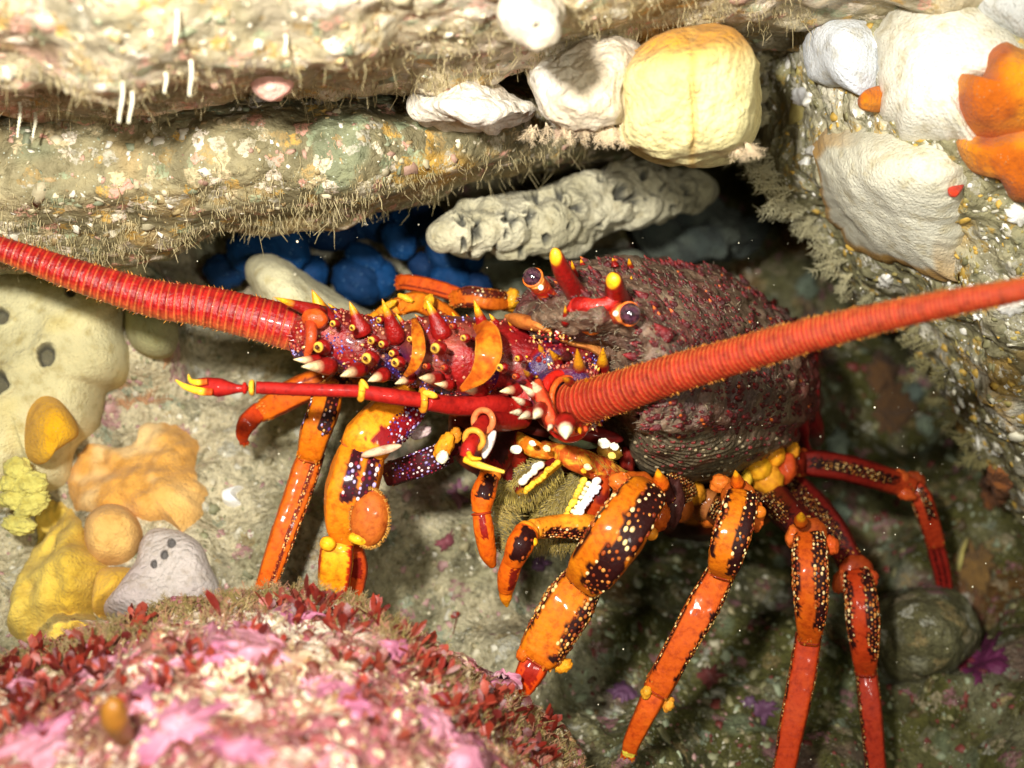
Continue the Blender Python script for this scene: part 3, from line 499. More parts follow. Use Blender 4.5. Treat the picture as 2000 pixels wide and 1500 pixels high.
# brown seaweed bulb, close to the lens
mb = MB(); pth = spline([(250,1480,.70),(245,1445,.66),(228,1415,.63),(222,1385,.62),(238,1368,.62)], 24); pp = P(pth[:, 0], pth[:, 1], pth[:, 2]); mb.tube(pp, interp1(np.linspace(0, 1, 24), [0, .25, .6, .9, 1], [8, 20, 27, 20, 3]) * PX(.63), C('#8a5a1c'), n=20)
tag(mb.build('brown_seaweed', M['alga']), 'curved brown seaweed bulb on the pink boulder', 'seaweed')

# ------------------------------------------------------------------ red seaweed, turf and hydroids
def leaf(mb, p, dirv, ln, wd, col, side=None, curl=.2):
    d = norm(np.asarray(dirv)); s = np.cross(d, CAM - p) if side is None else side; s = norm(s); nn = np.cross(s, d)
    u = np.linspace(0, 1, 7); wv = wd * np.interp(u, [0, .15, .5, .8, .95, 1], [.18, .3, .9, 1, .6, .1]); ctr = p + (u * ln)[:, None] * d + ((u**2) * ln * curl)[:, None] * nn
    for sg, th in ((1, .06), (-1, -.06)):
        G = np.stack([ctr - wv[:, None] * s, ctr + nn * wd * th * 2, ctr + wv[:, None] * s], 1); mb.grid(G, mix(col * .8, col * 1.15, u)[:, None] * np.ones((1, 3, 1)), flip=sg < 0)
rd = [C('#64180f'), C('#7a2618'), C('#501410'), C('#853424'), C('#6c2c1e')]
n_t = 0
for k in range(2600):
    if n_t >= 250: break
    x = rng.uniform(0, 1080); e = float(edge_y(x)); y = e + abs(rng.normal(0, 1)) * (75 if x < 450 else 105) + 8
    if x > 330 and x < 640 and rng.random() < .35: continue
    if y > 1500 or fbm(np.array([x / 90, y / 60, .3]), 1, 2, 5) < -.12: continue
    hh = ray(HP, x, y)
    if hh is None: continue
    n_t += 1; mb = MB(); p, nr_ = hh; sc_ = PX((p - CAM).dot(FWD) / S)
    for j in range(rng.integers(2, 5)):
        dv = nr_ * .5 + UPV * .7 + RGT * rng.normal(0, .75) + FWD * rng.normal(0, .3) + UPV * rng.normal(0, .35)
        leaf(mb, p + RGT * rng.normal(0, 6) * sc_, dv, rng.uniform(20, 46) * sc_, rng.uniform(5, 10.5) * sc_, rd[rng.integers(5)] * rng.uniform(.75, 1.2), curl=rng.normal(0, .35), side=RGT * rng.normal(1, .5) + UPV * rng.normal(0, .5) + FWD * rng.normal(0, .4))
    reg = 'left slope' if x < 380 else ('crest' if x < 720 else 'right shoulder')
    tag(mb.build('red_seaweed', M['alga'], loc=p), 'small tuft of dark red leafy seaweed on the boulder ' + reg, 'seaweed', 'red seaweed tufts on the boulder ' + reg)
# the long straight blade and the little two-leaved sprig on the crest
for (x, y, dx, dy, ln, wd, lab) in [(432,1195,-.45,1,56,9,'single long upright red blade on the boulder crest'),(884,1230,.25,1,46,4,'slender sprig with two small red leaves right of the crest')]:
    hh = ray(HP + HF, x, y + 10); mb = MB(); s_ = PX(.9)
    if wd > 5: leaf(mb, hh[0], RGT * dx + UPV * dy, ln * s_, wd * s_, rd[0], side=RGT)
    else:
        tip = hh[0] + (RGT * dx + UPV * dy) * ln * s_; mb.tube([hh[0], (hh[0] + tip) / 2, tip], 1.4 * s_, rd[4], n=5); leaf(mb, tip, UPV + RGT * .2, 16 * s_, 5 * s_, rd[1], side=RGT); leaf(mb, tip, -RGT + UPV * .2, 18 * s_, 5 * s_, rd[1], side=UPV)
    tag(mb.build('red_seaweed', M['alga']), lab, 'seaweed')
def feather(mb, p, dirv, ln, col, wd=1.0, nb=7, sc_=None):
    d = norm(np.asarray(dirv)); s = norm(np.cross(d, CAM - p) + rng.normal(0, .3, 3) * .2 * np.linalg.norm(CAM - p)); bend = rng.normal(0, .18) * s
    u = np.linspace(0, 1, 5); path = p + (u * ln)[:, None] * d + (u**2 * ln)[:, None] * bend; mb.tube(path, np.linspace(1, .35, 5) * wd * sc_, col, n=4, cap=False)
    for i in range(nb):
        t = .25 + .72 * i / nb; b0 = p + t * ln * d + t * t * ln * bend
        for sg in (1, -1):
            dv = norm(d * .6 + s * sg + rng.normal(0, .25, 3)); L = ln * .30 * (1.1 - t * .6) * rng.uniform(.6, 1.2); mb.tube(np.array([b0, b0 + dv * L * .6, b0 + (dv + d * .35) * L]), [wd * .7 * sc_, wd * .6 * sc_, wd * .3 * sc_], col * 1.1, n=3, cap=False)
# fluffy olive and reddish turf: uncountable
mb = MB()
for k in range(6800):
    x = rng.uniform(-60, 1160); e = float(edge_y(x)); far = k > 3000; y = e + (abs(rng.normal(0, 1)) * (24 if x < 800 else 60) + 1 if not far else rng.uniform(10, 420)); hh = ray(HP, x, y)
    if hh is None or (far and fbm(np.array([x / 60, y / 45, .7]), 1, 2, 9) < -.05): continue
    p, nr_ = hh; s_ = PX((p - CAM).dot(FWD) / S); cc = (C(['#8a7a44', '#a08a60', '#7c6a3a', '#a87a5c'][rng.integers(4)]) if not far else C(['#7c3a30', '#8c5a44', '#a07860', '#6a2c28', '#9c5a60', '#b09a6c'][rng.integers(6)]))
    u = UPV * .9 + nr_ * .4 + RGT * rng.normal(0, .6)
    if rng.random() < .2: feather(mb, p, u, rng.uniform(14, 34) * s_, cc, .9, 4, s_)
    else: mb.tube(np.array([p, p + norm(u) * 8 * s_, p + (norm(u) + RGT * rng.normal(0, .5)) * rng.uniform(10, 22) * s_]), [1.6 * s_, 1.2 * s_, .6 * s_], cc, n=3, cap=False)
tag(mb.build('algal_turf', M['hair'], loc=P(np.array(650.), np.array(1200.), np.array(.9))), kind='stuff')
# hydroid tufts fringing the right boulder
edge_b = spline([(1500,120),(1490,200),(1488,280),(1500,330),(1540,390),(1590,440),(1625,500),(1670,565),(1745,605),(1790,660),(1820,720),(1850,790),(1885,860),(1910,910)], 60)
for k in range(38):
    i = int(k * 59 / 37); x, y = edge_b[i] + rng.normal(0, 6, 2) + [14, -6]; hh = ray(HB, x, y) or ray(HB, x + 25, y - 15)
    if hh is None: continue
    p = hh[0]; mb = MB(); s_ = PX((p - CAM).dot(FWD) / S); far = sm(np.array(float(y)), 450, 750); cc = mix(C('#cfc7a0'), C('#8a8256'), far) * rng.uniform(.85, 1.1); big = 1.25 if 250 < y < 520 else .8
    for j in range(rng.integers(3, 6)): feather(mb, p + rng.normal(0, 5, 3) * s_, -RGT * 1.0 - UPV * rng.uniform(-.25, .95) + (CAM - p) * .4 + FWD * rng.normal(0, .3), rng.uniform(24, 74) * big * s_, cc, 1.15, 8, s_)
    where = 'upper shoulder' if y < 330 else ('left rim' if y < 600 else 'lower rim')
    tag(mb.build('hydroid', M['hair'], loc=p), 'feathery pale hydroid tuft on the right boulder ' + where, 'hydroid', 'hydroids on the right boulder ' + where)
for k in range(26):
    x = rng.uniform(1035, 1235) if k < 20 else rng.uniform(1420, 1460); y = (246 + 10 * rng.random()) if k < 20 else 285; p = P(np.array(x), np.array(y - 8), np.array(.87)); mb = MB(); s_ = PX(.87)
    for j in range(3): feather(mb, p, -UPV + RGT * (rng.normal(0, .35) + (.9 if k >= 20 else 0)), rng.uniform(24, 50) * s_, C('#cdb898'), .7, 7, s_)
    w_ = 'below the white knob' if k < 20 else 'at the lower right of the yellow sponge'
    tag(mb.build('hydroid', M['hair'], loc=p), 'small branching white hydroid ' + w_, 'hydroid', 'hydroids ' + w_)
# hanging filaments under the ledges: uncountable
for nm, host, N_, fn in [('hydroid_turf', HOST['top'], 4600, lambda: (lambda x: (x, interp1(x, [-200, 300, 640, 900, 1220, 1600, 2200], [225, 225, 185, 150, 80, 40, 60]) - abs(rng.normal(0, 1)) * 70 + 12))(rng.uniform(-200, 1600))),
                         ('hydroid_turf', HOST['mid'], 4200, lambda: (lambda x: (x, interp1(x, [-200, 0, 200, 330, 420, 640, 850, 1100], [520, 510, 500, 488, 452, 425, 400, 330]) - abs(rng.normal(0, 1)) * 60 + 10))(rng.uniform(-200, 1150)))]:
    mb = MB(); kk = 0
    for k in range(N_):
        x, y = fn(); hh = ray([host], x, y)
        if hh is None or fbm(np.array([x / 55, y / 30, .5]), 1, 2, 8) < -.12 + .5 * (rng.random() - .5): continue
        p, nr_ = hh; s_ = PX((p - CAM).dot(FWD) / S); L = rng.gamma(2.6, 3.4) * s_ * (2.4 if rng.random() < .09 else 1); d = norm(-UPV + nr_ * .5 + RGT * rng.normal(0, .22)); cc = mix(C('#8a7c50'), C('#c4b48a'), rng.random())
        mb.tube(np.array([p - d * 2 * s_, p + (d + RGT * rng.normal(0, .25)) * L * .5, p + (d - UPV * .2 + RGT * rng.normal(0, .3)) * L]), np.array([.95, .65, .3]) * s_ * rng.uniform(.5, 1.2), np.array([cc * .8, cc, cc * 1.25]), n=4, cap=False)
    tag(mb.build(nm, M['hair'], loc=P(np.array(500.), np.array(250.), np.array(.9))), kind='stuff')
# longer ringed tubes hanging at the upper left
for x, y, L in [(235,150,80),(250,170,62),(375,110,70),(35,190,70),(320,130,40),(560,60,40),(345,10,70),(68,210,50)]:
    hh = ray([HOST['top']], x, y)
    if hh is None: continue
    p = hh[0] + hh[1] * .002; s_ = PX((p - CAM).dot(FWD) / S); mb = MB(); u = np.linspace(0, 1, 40); dr = -UPV + RGT * rng.normal(0, .05)
    mb.tube(p + (u * L * s_)[:, None] * dr + (np.sin(u * 5) * 2 * s_)[:, None] * RGT, (3.2 + 1.6 * (np.sin(u * 60) > 0)) * s_ * (1 - .4 * u), C('#d6cfb4'), n=8)
    tag(mb.build('tube_worm', M['hair']), 'thin pale ringed tube hanging from the upper ledge', 'tube worm', 'ringed tubes hanging from the upper ledge')
# crumbs and shell grit stuck on every rock face: uncountable
for nm, hs, N_, box, pal, kk in [('shell_grit', HT, 1500, (-250, 1500, -100, 480), ['#b0a484', '#c8bc9c', '#b08c78', '#a89468', '#84886c', '#e4dcc8', '#9c845c'], 1.2), ('shell_grit', HF, 3400, (-100, 1500, 520, 1500), ['#bfb69a', '#cfc9b4', '#9a8f6c', '#b08a84', '#8b8a6a'], .8), ('shell_grit', HF, 2600, (1100, 2100, 600, 1500), ['#6f6a46', '#8a855e', '#5a4a30', '#9aa284', '#7a3a34'], .9),
                         ('shell_grit', HB, 2600, (1480, 2200, -50, 1000), ['#d8d2bc', '#f4f0e4', '#a89a5c', '#8a8560', '#c9a44c'], 1.0), ('shell_grit', HP, 1500, (-100, 1160, 1180, 1560), ['#c0ac88', '#a8606c', '#8a4438', '#a07850', '#dccaa4', '#984c54', '#6c3428'], 1.3)]:
    mb = MB(); pc = [C(h_) for h_ in pal]
    for k in range(N_):
        x = rng.uniform(box[0], box[1]); y = rng.uniform(box[2], box[3]); hh = ray(hs, x, y)
        if hh is None: continue
        p, nr_ = hh; s_ = PX((p - CAM).dot(FWD) / S); r_ = rng.gamma(2.2, 1.5) * kk * s_; ax = norm(rng.normal(0, 1, 3)); mb.crumb(p - nr_ * r_ * .2, r_ * 1.25 + .8 * s_, pc[rng.integers(len(pc))] * rng.uniform(.7, 1.1), nr_)
    tag(mb.build(nm, M['white'], loc=P(np.array(800.), np.array(700.), np.array(1.2))), kind='stuff')
# feathery reddish seaweed left of the antennule
for x, y in [(235,760),(262,735),(285,790),(320,720),(250,800),(215,745)]:
    hh = ray(HF, x, y); p = hh[0]; mb = MB(); s_ = PX(1.15)
    for j in range(7): feather(mb, p, UPV + RGT * rng.normal(-.1, .6) + (CAM - p) * .5, rng.uniform(30, 60) * s_, C('#a8805c'), 1.7, 7, s_)
    tag(mb.build('feathery_seaweed', M['hair'], loc=p), 'tuft of feathery brownish seaweed left of the feeler tip', 'seaweed', 'feathery seaweed left of the feeler tip')
# marine snow drifting in the water
mb = MB()
for k in range(420):
    x = rng.uniform(380, 2000); y = rng.uniform(400, 1500); d = rng.uniform(.8, 1.15); 
    if x < 1000 and y > 650 and rng.random() < .8: continue
    p = P(np.array(x), np.array(y), np.array(d)); mb.ball(p, PX(d) * rng.gamma(2, .34), C('#f4ecd0'), 5, 3)
tag(mb.build('marine_snow', M['speck'], loc=P(np.array(1200.), np.array(800.), np.array(1.))), kind='stuff')
# ------------------------------------------------------------------ the rock lobster
RED = C('#840e0b'); DRED = C('#4c0808'); ORG = C('#c9560a'); YEL = C('#e8a018'); PALE = C('#f6e2a4'); WHT = C('#fff6dc'); DARK = C('#240605'); MAR = C('#37090c'); BRN = C('#6d3b2e')
lob = empty('rock_lobster', P(np.array(1300.), np.array(1200.), np.array(1.15)), 'large red and orange spiny rock lobster facing left under the ledge, long thick antennae spread', 'lobster')
def pl(pts, n): a = spline(pts, n); return a, P(a[:, 0], a[:, 1], a[:, 2])
def seg(mb, pts, rads, colf, n=44, m=46, flat=1.0, cap=True, wob=.03, facet=0):
    """tapered limb through (px, py, depth) points; radii in photograph pixels at t in 0..1; colf(t, theta, q)"""
    a, p = pl(pts, m); t = np.linspace(0, 1, m); r = np.interp(t, np.linspace(0, 1, len(rads)), rads) if not isinstance(rads, tuple) else np.interp(t, rads[0], rads[1])
    k = np.array([.25, .5, .25])
    for _ in range(2): rs = r.copy(); rs[1:-1] = np.convolve(r, k, 'valid'); r = rs
    R = r * K * S * a[:, 2] * (.9 if facet else 1); th = np.arange(n) * 2 * math.pi / n; th = np.where(th > math.pi, th - 2 * math.pi, th)
    tt, hh = np.meshgrid(t, th, indexing='ij'); q = np.stack([np.cos(hh), np.sin(hh), tt * np.linalg.norm(p[-1] - p[0]) / R.mean()], -1) + pts[0][0] * .01
    o = mb.n; G, nn, bb, tg = mb.tube(p, R, colf(tt, hh, q), n=n, flat=flat, cap=cap)
    fa = facet * (.55 * np.abs(np.cos(2 * hh)) ** 1.5 * -.26 + .05 * np.exp(-((np.abs(hh) - .75) / .16)**2) + .05 * np.exp(-((np.abs(hh) - 1.7) / .16)**2))
    e = norm(G - p[:, None]); mb.v[-1] = (G + e * (R[:, None] * (wob * fbm(q, 1.3, 3, 7) + fa + .012 * fbm(q, 8, 2, 8)))[..., None]).reshape(-1, 3)
    return dict(p=p, R=R, nn=nn, bb=bb, tg=tg, flat=flat, t=t, fc=facet)
def at(s, t, th, out=1.0):
    i = t * (len(s['t']) - 1); j = int(min(max(i, 0), len(s['t']) - 1)); e = math.cos(th) * s['nn'][j] * s['flat'] + math.sin(th) * s['bb'][j]
    k_ = 1 + s['fc'] * (-.143 * abs(math.cos(2 * th)) ** 1.5 + .05 * math.exp(-((abs(th) - .75) / .16)**2) + .05 * math.exp(-((abs(th) - 1.7) / .16)**2)); return s['p'][j] + e * s['R'][j] * out * k_, norm(e), s['R'][j], s['tg'][j]
def lip(mb, s, t, th0, th1, col, R=1.1, r=.14, n=26):
    th = np.linspace(th0, th1, n); pts = np.array([at(s, t, a, R)[0] for a in th]); R_ = at(s, t, 0)[2]; mb.tube(pts, R_ * r * np.sin(np.linspace(.25, math.pi - .25, n))**.5, col, n=8, ref=s['tg'][int(t * (len(s['t']) - 1))])
D2 = math.pi / 180
def spotcol(base, dark, patches, tip=None, base2=None, rag=.5):
    def f(t, th, q):
        c = mix(base, base * np.array([1.12, 1.5, 1.5]), sm(fbm(q, .9, 3, 3), 0, .5) * .5) if base2 is None else mix(base, base2, sm(t + .12 * fbm(q, 1, 2, 4), .55, .95))
        w_ = (fbm(q, 4.2, 3, 13) + .6 * fbm(q, 9, 2, 15)) * rag * 1.5; d = th / D2
        for (a0, a1, t0, t1) in patches:
            mid, hw = (a0 + a1) / 2, (a1 - a0) / 2; tm, tw = (t0 + t1) / 2, (t1 - t0) / 2
            v = 1 - np.maximum(np.abs((d - mid) / hw)**1.6, np.abs((t - tm) / tw)**2.6) + w_; c = mix(c, dark, sm(v, .0, .10))
        return c
    return f
def beads(mb, s, patches, dens, r=(2.4, 4.2), cols=None, st=1.0):
    cols = cols or [C('#a85a20'), C('#c88440'), C('#7a2c10'), C('#9a4418'), C('#e8c890')]
    for (a0, a1, t0, t1) in patches:
        L = np.linalg.norm(s['p'][-1] - s['p'][0]) * (t1 - t0); W = s['R'].mean() * (a1 - a0) * D2; step = (r[0] + r[1]) * 1.08 / max(.7, dens / 1.5) * PX(1.0); step = max(step, 6.0 * PX(1.0))
        nr_, nc_ = max(2, int(L / step)), max(2, int(W / step))
        for ia in range(nc_):
            for it in range(nr_):
                u = (it + .5 + .5 * (ia % 2) + rng.uniform(-.3, .3)) / nr_ * 2 - 1; v = (ia + .5 + rng.uniform(-.22, .22)) / nc_ * 2 - 1
                if abs(v)**1.6 + abs(u)**2.6 > 1.15 or rng.random() < .12: continue
                t = (t0 + t1) / 2 + u * (t1 - t0) / 2; a = ((a0 + a1) / 2 + v * (a1 - a0) / 2) * D2
                if not 0 <= t <= 1: continue
                p, e, R_, tg = at(s, t, a, .985); rr = rng.uniform(*r) * PX(1.0) * (1 - .3 * abs(u)); mb.ball(p + e * rr * .1, rr, cols[rng.integers(len(cols))] * rng.uniform(.8, 1.1), 7, 5, tg, rng.uniform(1, 1.5) * st)
def sp(mb, x0, y0, d0, x1, y1, d1, r, c0=RED, c1=YEL, yt=.5, bend=None):
    a, b = P(np.array(float(x0)), np.array(float(y0)), np.array(float(d0))), P(np.array(float(x1)), np.array(float(y1)), np.array(float(d1))); mb.cone(a, b - a, np.linalg.norm(b - a), r * PX(d0), c0, c1, n=10, bend=bend, yt=yt)
def bl_(mb, x, y, d, rx, ry, rz, col, rot=0, lump=(.08, 2.5), seed=1): return blob(mb, x, y, d, rx, ry, rz, col, rot, lump, seed, 30, 20)
def pt(x, y, d): return P(np.array(float(x)), np.array(float(y)), np.array(float(d)))

# ---- carapace
cap_o = [(1002,640),(1020,590),(1062,556),(1110,524),(1160,510),(1230,508),(1300,512),(1370,524),(1450,558),(1515,602),(1566,660),(1593,730),(1591,800),(1564,855),(1510,893),(1440,930),(1350,946),(1270,930),(1222,895),(1195,850),(1130,800),(1040,720)]
def cd_(px, py): return 1.16 + .00042 * (px - 1300) + .13 * sm(1290 - px, 0, 130) * sm(py, 615, 690)
def c_disp(px, py, q, r, s):
    low = sm(py + .12 * (1400 - px), 838, 872) * (s > 0); v = .006 * fbm(q, 18, 3, 231) + (1 - low) * (.0045 * fbm(q, 70, 2, 233) + .004 * sm(noise(q, 60, 236), .15, .6))
    v = v + low * (.0009 * np.sin(r * 240 + 5 * fbm(q, 9, 2, 234)) + .002 * fbm(q, 60, 2, 235)); g = sm(1 - np.abs(py - (848 + .12 * (px - 1400) * -.3)) / 26, 0, 1) * (s > 0) * sm(px, 1180, 1300); return v - .007 * g - .008 * sm(1 - np.abs(px - (1140 + .28 * (py - 500))) / 40, 0, 1) * sm(700 - py, 0, 100) * (s > 0) * 0
def c_col(px, py, q, r, s):
    low = sm(py + .12 * (1400 - px), 838, 872); c = mix(C('#4c4234'), C('#766a54'), sm(fbm(q, 24, 3, 241), -.2, .3)); c = mix(c, C('#3a3f46'), sm(fbm(q, 15, 3, 243), .1, .35) * .6)
    c = mix(c, C('#4f0f18'), sm(fbm(q, 34, 3, 245), .2, .35) * .7); c = mix(c, C('#5e2822'), .38 + 0 * px); c = mix(c, C('#7d6550'), sm(fbm(q, 50, 3, 247), .25, .4) * .6)
    c2 = mix(C('#443a2a'), C('#6c604a'), .5 + .5 * np.sin(r * 240 + 5 * fbm(q, 9, 2, 234))); c2 = mix(c2, C('#4a1c18'), sm(fbm(q, 30, 2, 249), .2, .4) * .6); c = mix(c, c2, low)
    return mix(c, C('#5c0d14'), sm(px, 1535, 1575) * .8)
mbx = inflate(cap_o, (1330, 730), cd_, .30, .34, 620, 190, c_disp, c_col, 2.1); CB = mbx.bvh()
cr = 0
for k in range(9000):
    if cr > 900: break
    x, y = rng.uniform(1010, 1590), rng.uniform(505, 870); hh = ray([CB], x, y)
    if hh is None or y > 850 - .1 * (1400 - x) * -.2: continue
    if x < 1240 and y > 590: continue
    p, e = hh; depth = (p - CAM).dot(FWD) / S; big = rng.random() < .16; r_ = (rng.uniform(5, 8.5) if big else rng.uniform(2.4, 5)) * PX(depth); dv = norm(e * .6 - RGT * .75 + UPV * .18 - FWD * .2)
    c0 = C('#4a0c10') * rng.uniform(.7, 1.2); c1 = C('#7a1414') if not (big and rng.random() < .25) else C('#c9601a'); mbx.cone(p - e * r_ * .3, dv, r_ * rng.uniform(2.2, 3.2), r_, c0, c1, n=7, yt=.6); cr += 1
for k in range(90):                       # the saw of small thorns along the back
    i = rng.uniform(0, 1); o_ = spline([(1120,522),(1230,510),(1300,514),(1370,526),(1450,560),(1515,604),(1558,662)], 50)[int(i * 49)]; p = pt(o_[0], o_[1] + rng.uniform(0, 8), 1.10 + .0004 * (o_[0] - 1300)); r_ = rng.uniform(3, 6) * PX(1.1); mbx.cone(p, UPV * .8 - RGT * .55 - FWD * .2, r_ * 3, r_, C('#5a0c14'), C('#8c1a16'), n=6)
for x, y in [(1262,805),(1281,815),(1092,700),(1316,760)]: sp(mbx, x + 14, y - 4, .93, x - 2, y + 2, .90, 8, C('#5a0c14'), YEL, .7)
for x, y, r_ in [(1290,660,15),(1230,700,9),(1250,585,9),(1480,690,7)]:
    hh = ray([CB], x + 8, y - 4)
    if hh: mbx.cone(hh[0], -RGT + UPV * .3 + hh[1] * .8, r_ * 2.6 * PX(.95), r_ * PX(.95), C('#5c0a12'), C('#7c1012'), n=9)
for k in range(1500):
    hh = ray([CB], rng.uniform(1010, 1590), rng.uniform(505, 850))
    if hh: d_ = norm(hh[1] * .5 - RGT * .6 + UPV * .2 + rng.normal(0, .25, 3)); r_ = PX(.95); mbx.tube(np.array([hh[0], hh[0] + d_ * rng.uniform(5, 11) * r_]), [1.7 * r_, .5 * r_], mix(C('#54483a'), C('#807058'), rng.random()), n=4, cap=False)
for row in range(7):                      # bead rows where the flank turns under
    for x in range(1225, 1545, 13):
        y = 846 + row * 13 + .0007 * (x - 1380)**2 * -1 + 18 + rng.normal(0, 2); hh = ray([CB], x + rng.normal(0, 2) + row * 5, y)
        if hh and rng.random() < .8 - row * .09: r_ = PX(1) * rng.uniform(2.2, 4.2); mbx.ball(hh[0], r_, [C('#5a1214'), C('#8a7a5c'), C('#6c2018')][rng.integers(3)], 7, 5, RGT, 1.6)
carap = mbx.build('carapace', M['carap'], lob); carap['label'] = 'brownish grey carapace covered in dark maroon thorns'
# ---- orbital ridges, horns and face plates
mb = MB()
seg(mb, [(1085,655,.93),(1110,625,.89),(1130,598,.88),(1160,598,.87),(1192,590,.87),(1212,560,.87)], [13,15,19,14,16,12], lambda t, th, q: mix(RED, C('#c22a20'), sm(fbm(q, 1, 2, 2), 0, .4)), n=24)
seg(mb, [(1258,600,.93),(1268,640,.91),(1258,680,.90),(1240,700,.90)], [5,11,9,4], lambda t, th, q: mix(DRED, RED, t), n=18)
bl_(mb, 1100, 638, .93, 32, 26, 24, C('#7c0f14'), .3); bl_(mb, 1190, 630, .93, 38, 30, 22, C('#86100e'), .1)
bl_(mb, 1150, 632, .905, 30, 22, 14, C('#c4621c'), .3); bl_(mb, 1092, 594, .93, 13, 26, 12, C('#b8521a'), -.2)
for k in range(90):
    x, y = 1082 + rng.normal(0, 22), 648 + rng.normal(0, 12); mb.ball(pt(x, y, .905), rng.uniform(1.6, 3) * PX(.9), [C('#f0c9c0'), C('#9c1010'), C('#d8a050')][rng.integers(3)], 6, 4)
mb.build('face_plate', M['shell'], lob)
for ol, ce in [([(985,618),(1005,611),(1040,618),(1068,634),(1078,650),(1050,648),(1010,640)], (1035, 632)), ([(1085,660),(1130,664),(1175,674),(1210,695),(1236,724),(1222,732),(1190,712),(1150,686),(1110,674)], (1155, 680))]:
    o_ = np.array(ol, float); mb = MB(); zc = (ray([CB], *ce)[0] - CAM).dot(FWD) / S; mbx = inflate(ol, ce, lambda a, b: zc - .004 + .0004 * (a - ce[0]) * (1 if ce[0] > 1100 else -1), .02, .03, 60, 14, None, lambda px, py, q, r, s: mix(C('#b3642a'), C('#cc8240'), sm(fbm(q, 20, 2, 4), -.2, .3)), 2); mbx.build('orbital_membrane', M['leg'], lob)
def horn(pts, rads, tip):
    mb = MB(); a = seg(mb, pts, rads, lambda t, th, q: mix(mix(DRED, RED, sm(np.cos(th), -.2, .7)), C('#f0ac1c'), sm(t + .12 * np.cos(th + .6), .88, .92)), n=26, m=40); return mb.build('supraorbital_horn', M['shell'], lob)
horn([(1142,596,.93),(1124,572,.90),(1104,540,.87),(1090,510,.85),(1083,486,.84)], ([0,.3,.6,.85,.95,1], [27,20,18,14,10,3]), 0)
horn([(1215,606,.92),(1206,588,.90),(1202,570,.87),(1200,552,.85),(1199,536,.84)], ([0,.3,.6,.85,.95,1], [34,25,20,16,12,4]), 0)
for a in [(1124,545,.95,1116,508,.93,8),(1232,575,.95,1233,538,.93,10),(1232,530,1.0,1228,504,.98,9),(1140,525,1.0,1134,506,1.0,8),(1201,520,1.0,1196,503,1.0,7),(1104,628,.88,1104,596,.86,7),(1265,560,1.0,1262,540,.99,6)]: mb = MB(); sp(mb, *a[:6], a[6], c1=YEL, yt=.55); mb.build('brow_spine', M['shell'], lob)
# ---- eyes on stalks
for (x, y, d, r_, sx, sy, sd, fl) in [(1040,541,.90,19,1070,578,.93,-1), (1230,613,.85,22,1180,612,.90,1)]:
    mb = MB(); c_ = pt(x, y, d); ax = norm(c_ - pt(sx, sy, sd)); R_ = r_ * PX(d)
    Vv, F_ = unit_sphere(28, 18); mb.raw(Vv * R_ + c_, F_, mix(C('#4a2a38'), C('#1c1018'), sm(fbm(Vv * 3, 2, 3, 4), -.3, .3))); eye = mb.build('eye', M['eye'], lob)
    mb = MB(); seg(mb, [(sx, sy, sd), (sx * .5 + x * .5, sy * .5 + y * .5, (sd + d) / 2), (x * .84 + sx * .16, y * .84 + sy * .16, d)], [r_ * .85, r_ * 1.0, r_ * .9], lambda t, th, q: mix(mix(C('#a81810'), C('#d85a1c'), sm(fbm(q, 1, 2, 5), -.1, .3)), C('#e08a3a'), sm(t, .85, .95)), n=26, m=20)
    th = np.linspace(0, 2*math.pi, 30); u1 = norm(np.cross(ax, FWD)); u2 = np.cross(ax, u1); rp = c_ - ax * R_ * .12 + (np.cos(th)[:, None] * u1 + np.sin(th)[:, None] * u2) * R_ * 1.02; mb.tube(rp, 2.4 * PX(d), C('#dc6a20'), n=7, cap=False, ref=ax)
    mb.ball(pt(sx * .55 + x * .45, sy * .55 + y * .45, d - .035), 5.5 * PX(d), WHT, 8, 6); bl_(mb, sx, sy, sd, r_ * 1.0, r_ * .9, r_ * .8, C('#a0240e'), .3)
    mb.build('eye_stalk', M['shell'], lob)
# ---- abdomen ring behind the carapace
mbx = inflate([(1500,600),(1545,622),(1582,660),(1602,720),(1608,780),(1602,840),(1585,880),(1550,890),(1500,870),(1450,740)], (1520, 745), lambda a, b: 1.34 + 0*a, .17, .2, 200, 60,
    lambda px, py, q, r, s: .006 * np.sin(px / 3.2 + 3 * fbm(q, 8, 2, 251)) + .005 * fbm(q, 30, 2, 252), lambda px, py, q, r, s: mix(mix(C('#3a0d10'), C('#7c1418'), .5 + .5 * np.sin(px / 3.2 + 3 * fbm(q, 8, 2, 251))), C('#4a2c24'), sm(fbm(q, 20, 3, 254), .1, .35) * .6), 2.2)
mbx.build('abdomen', M['shell'], lob)
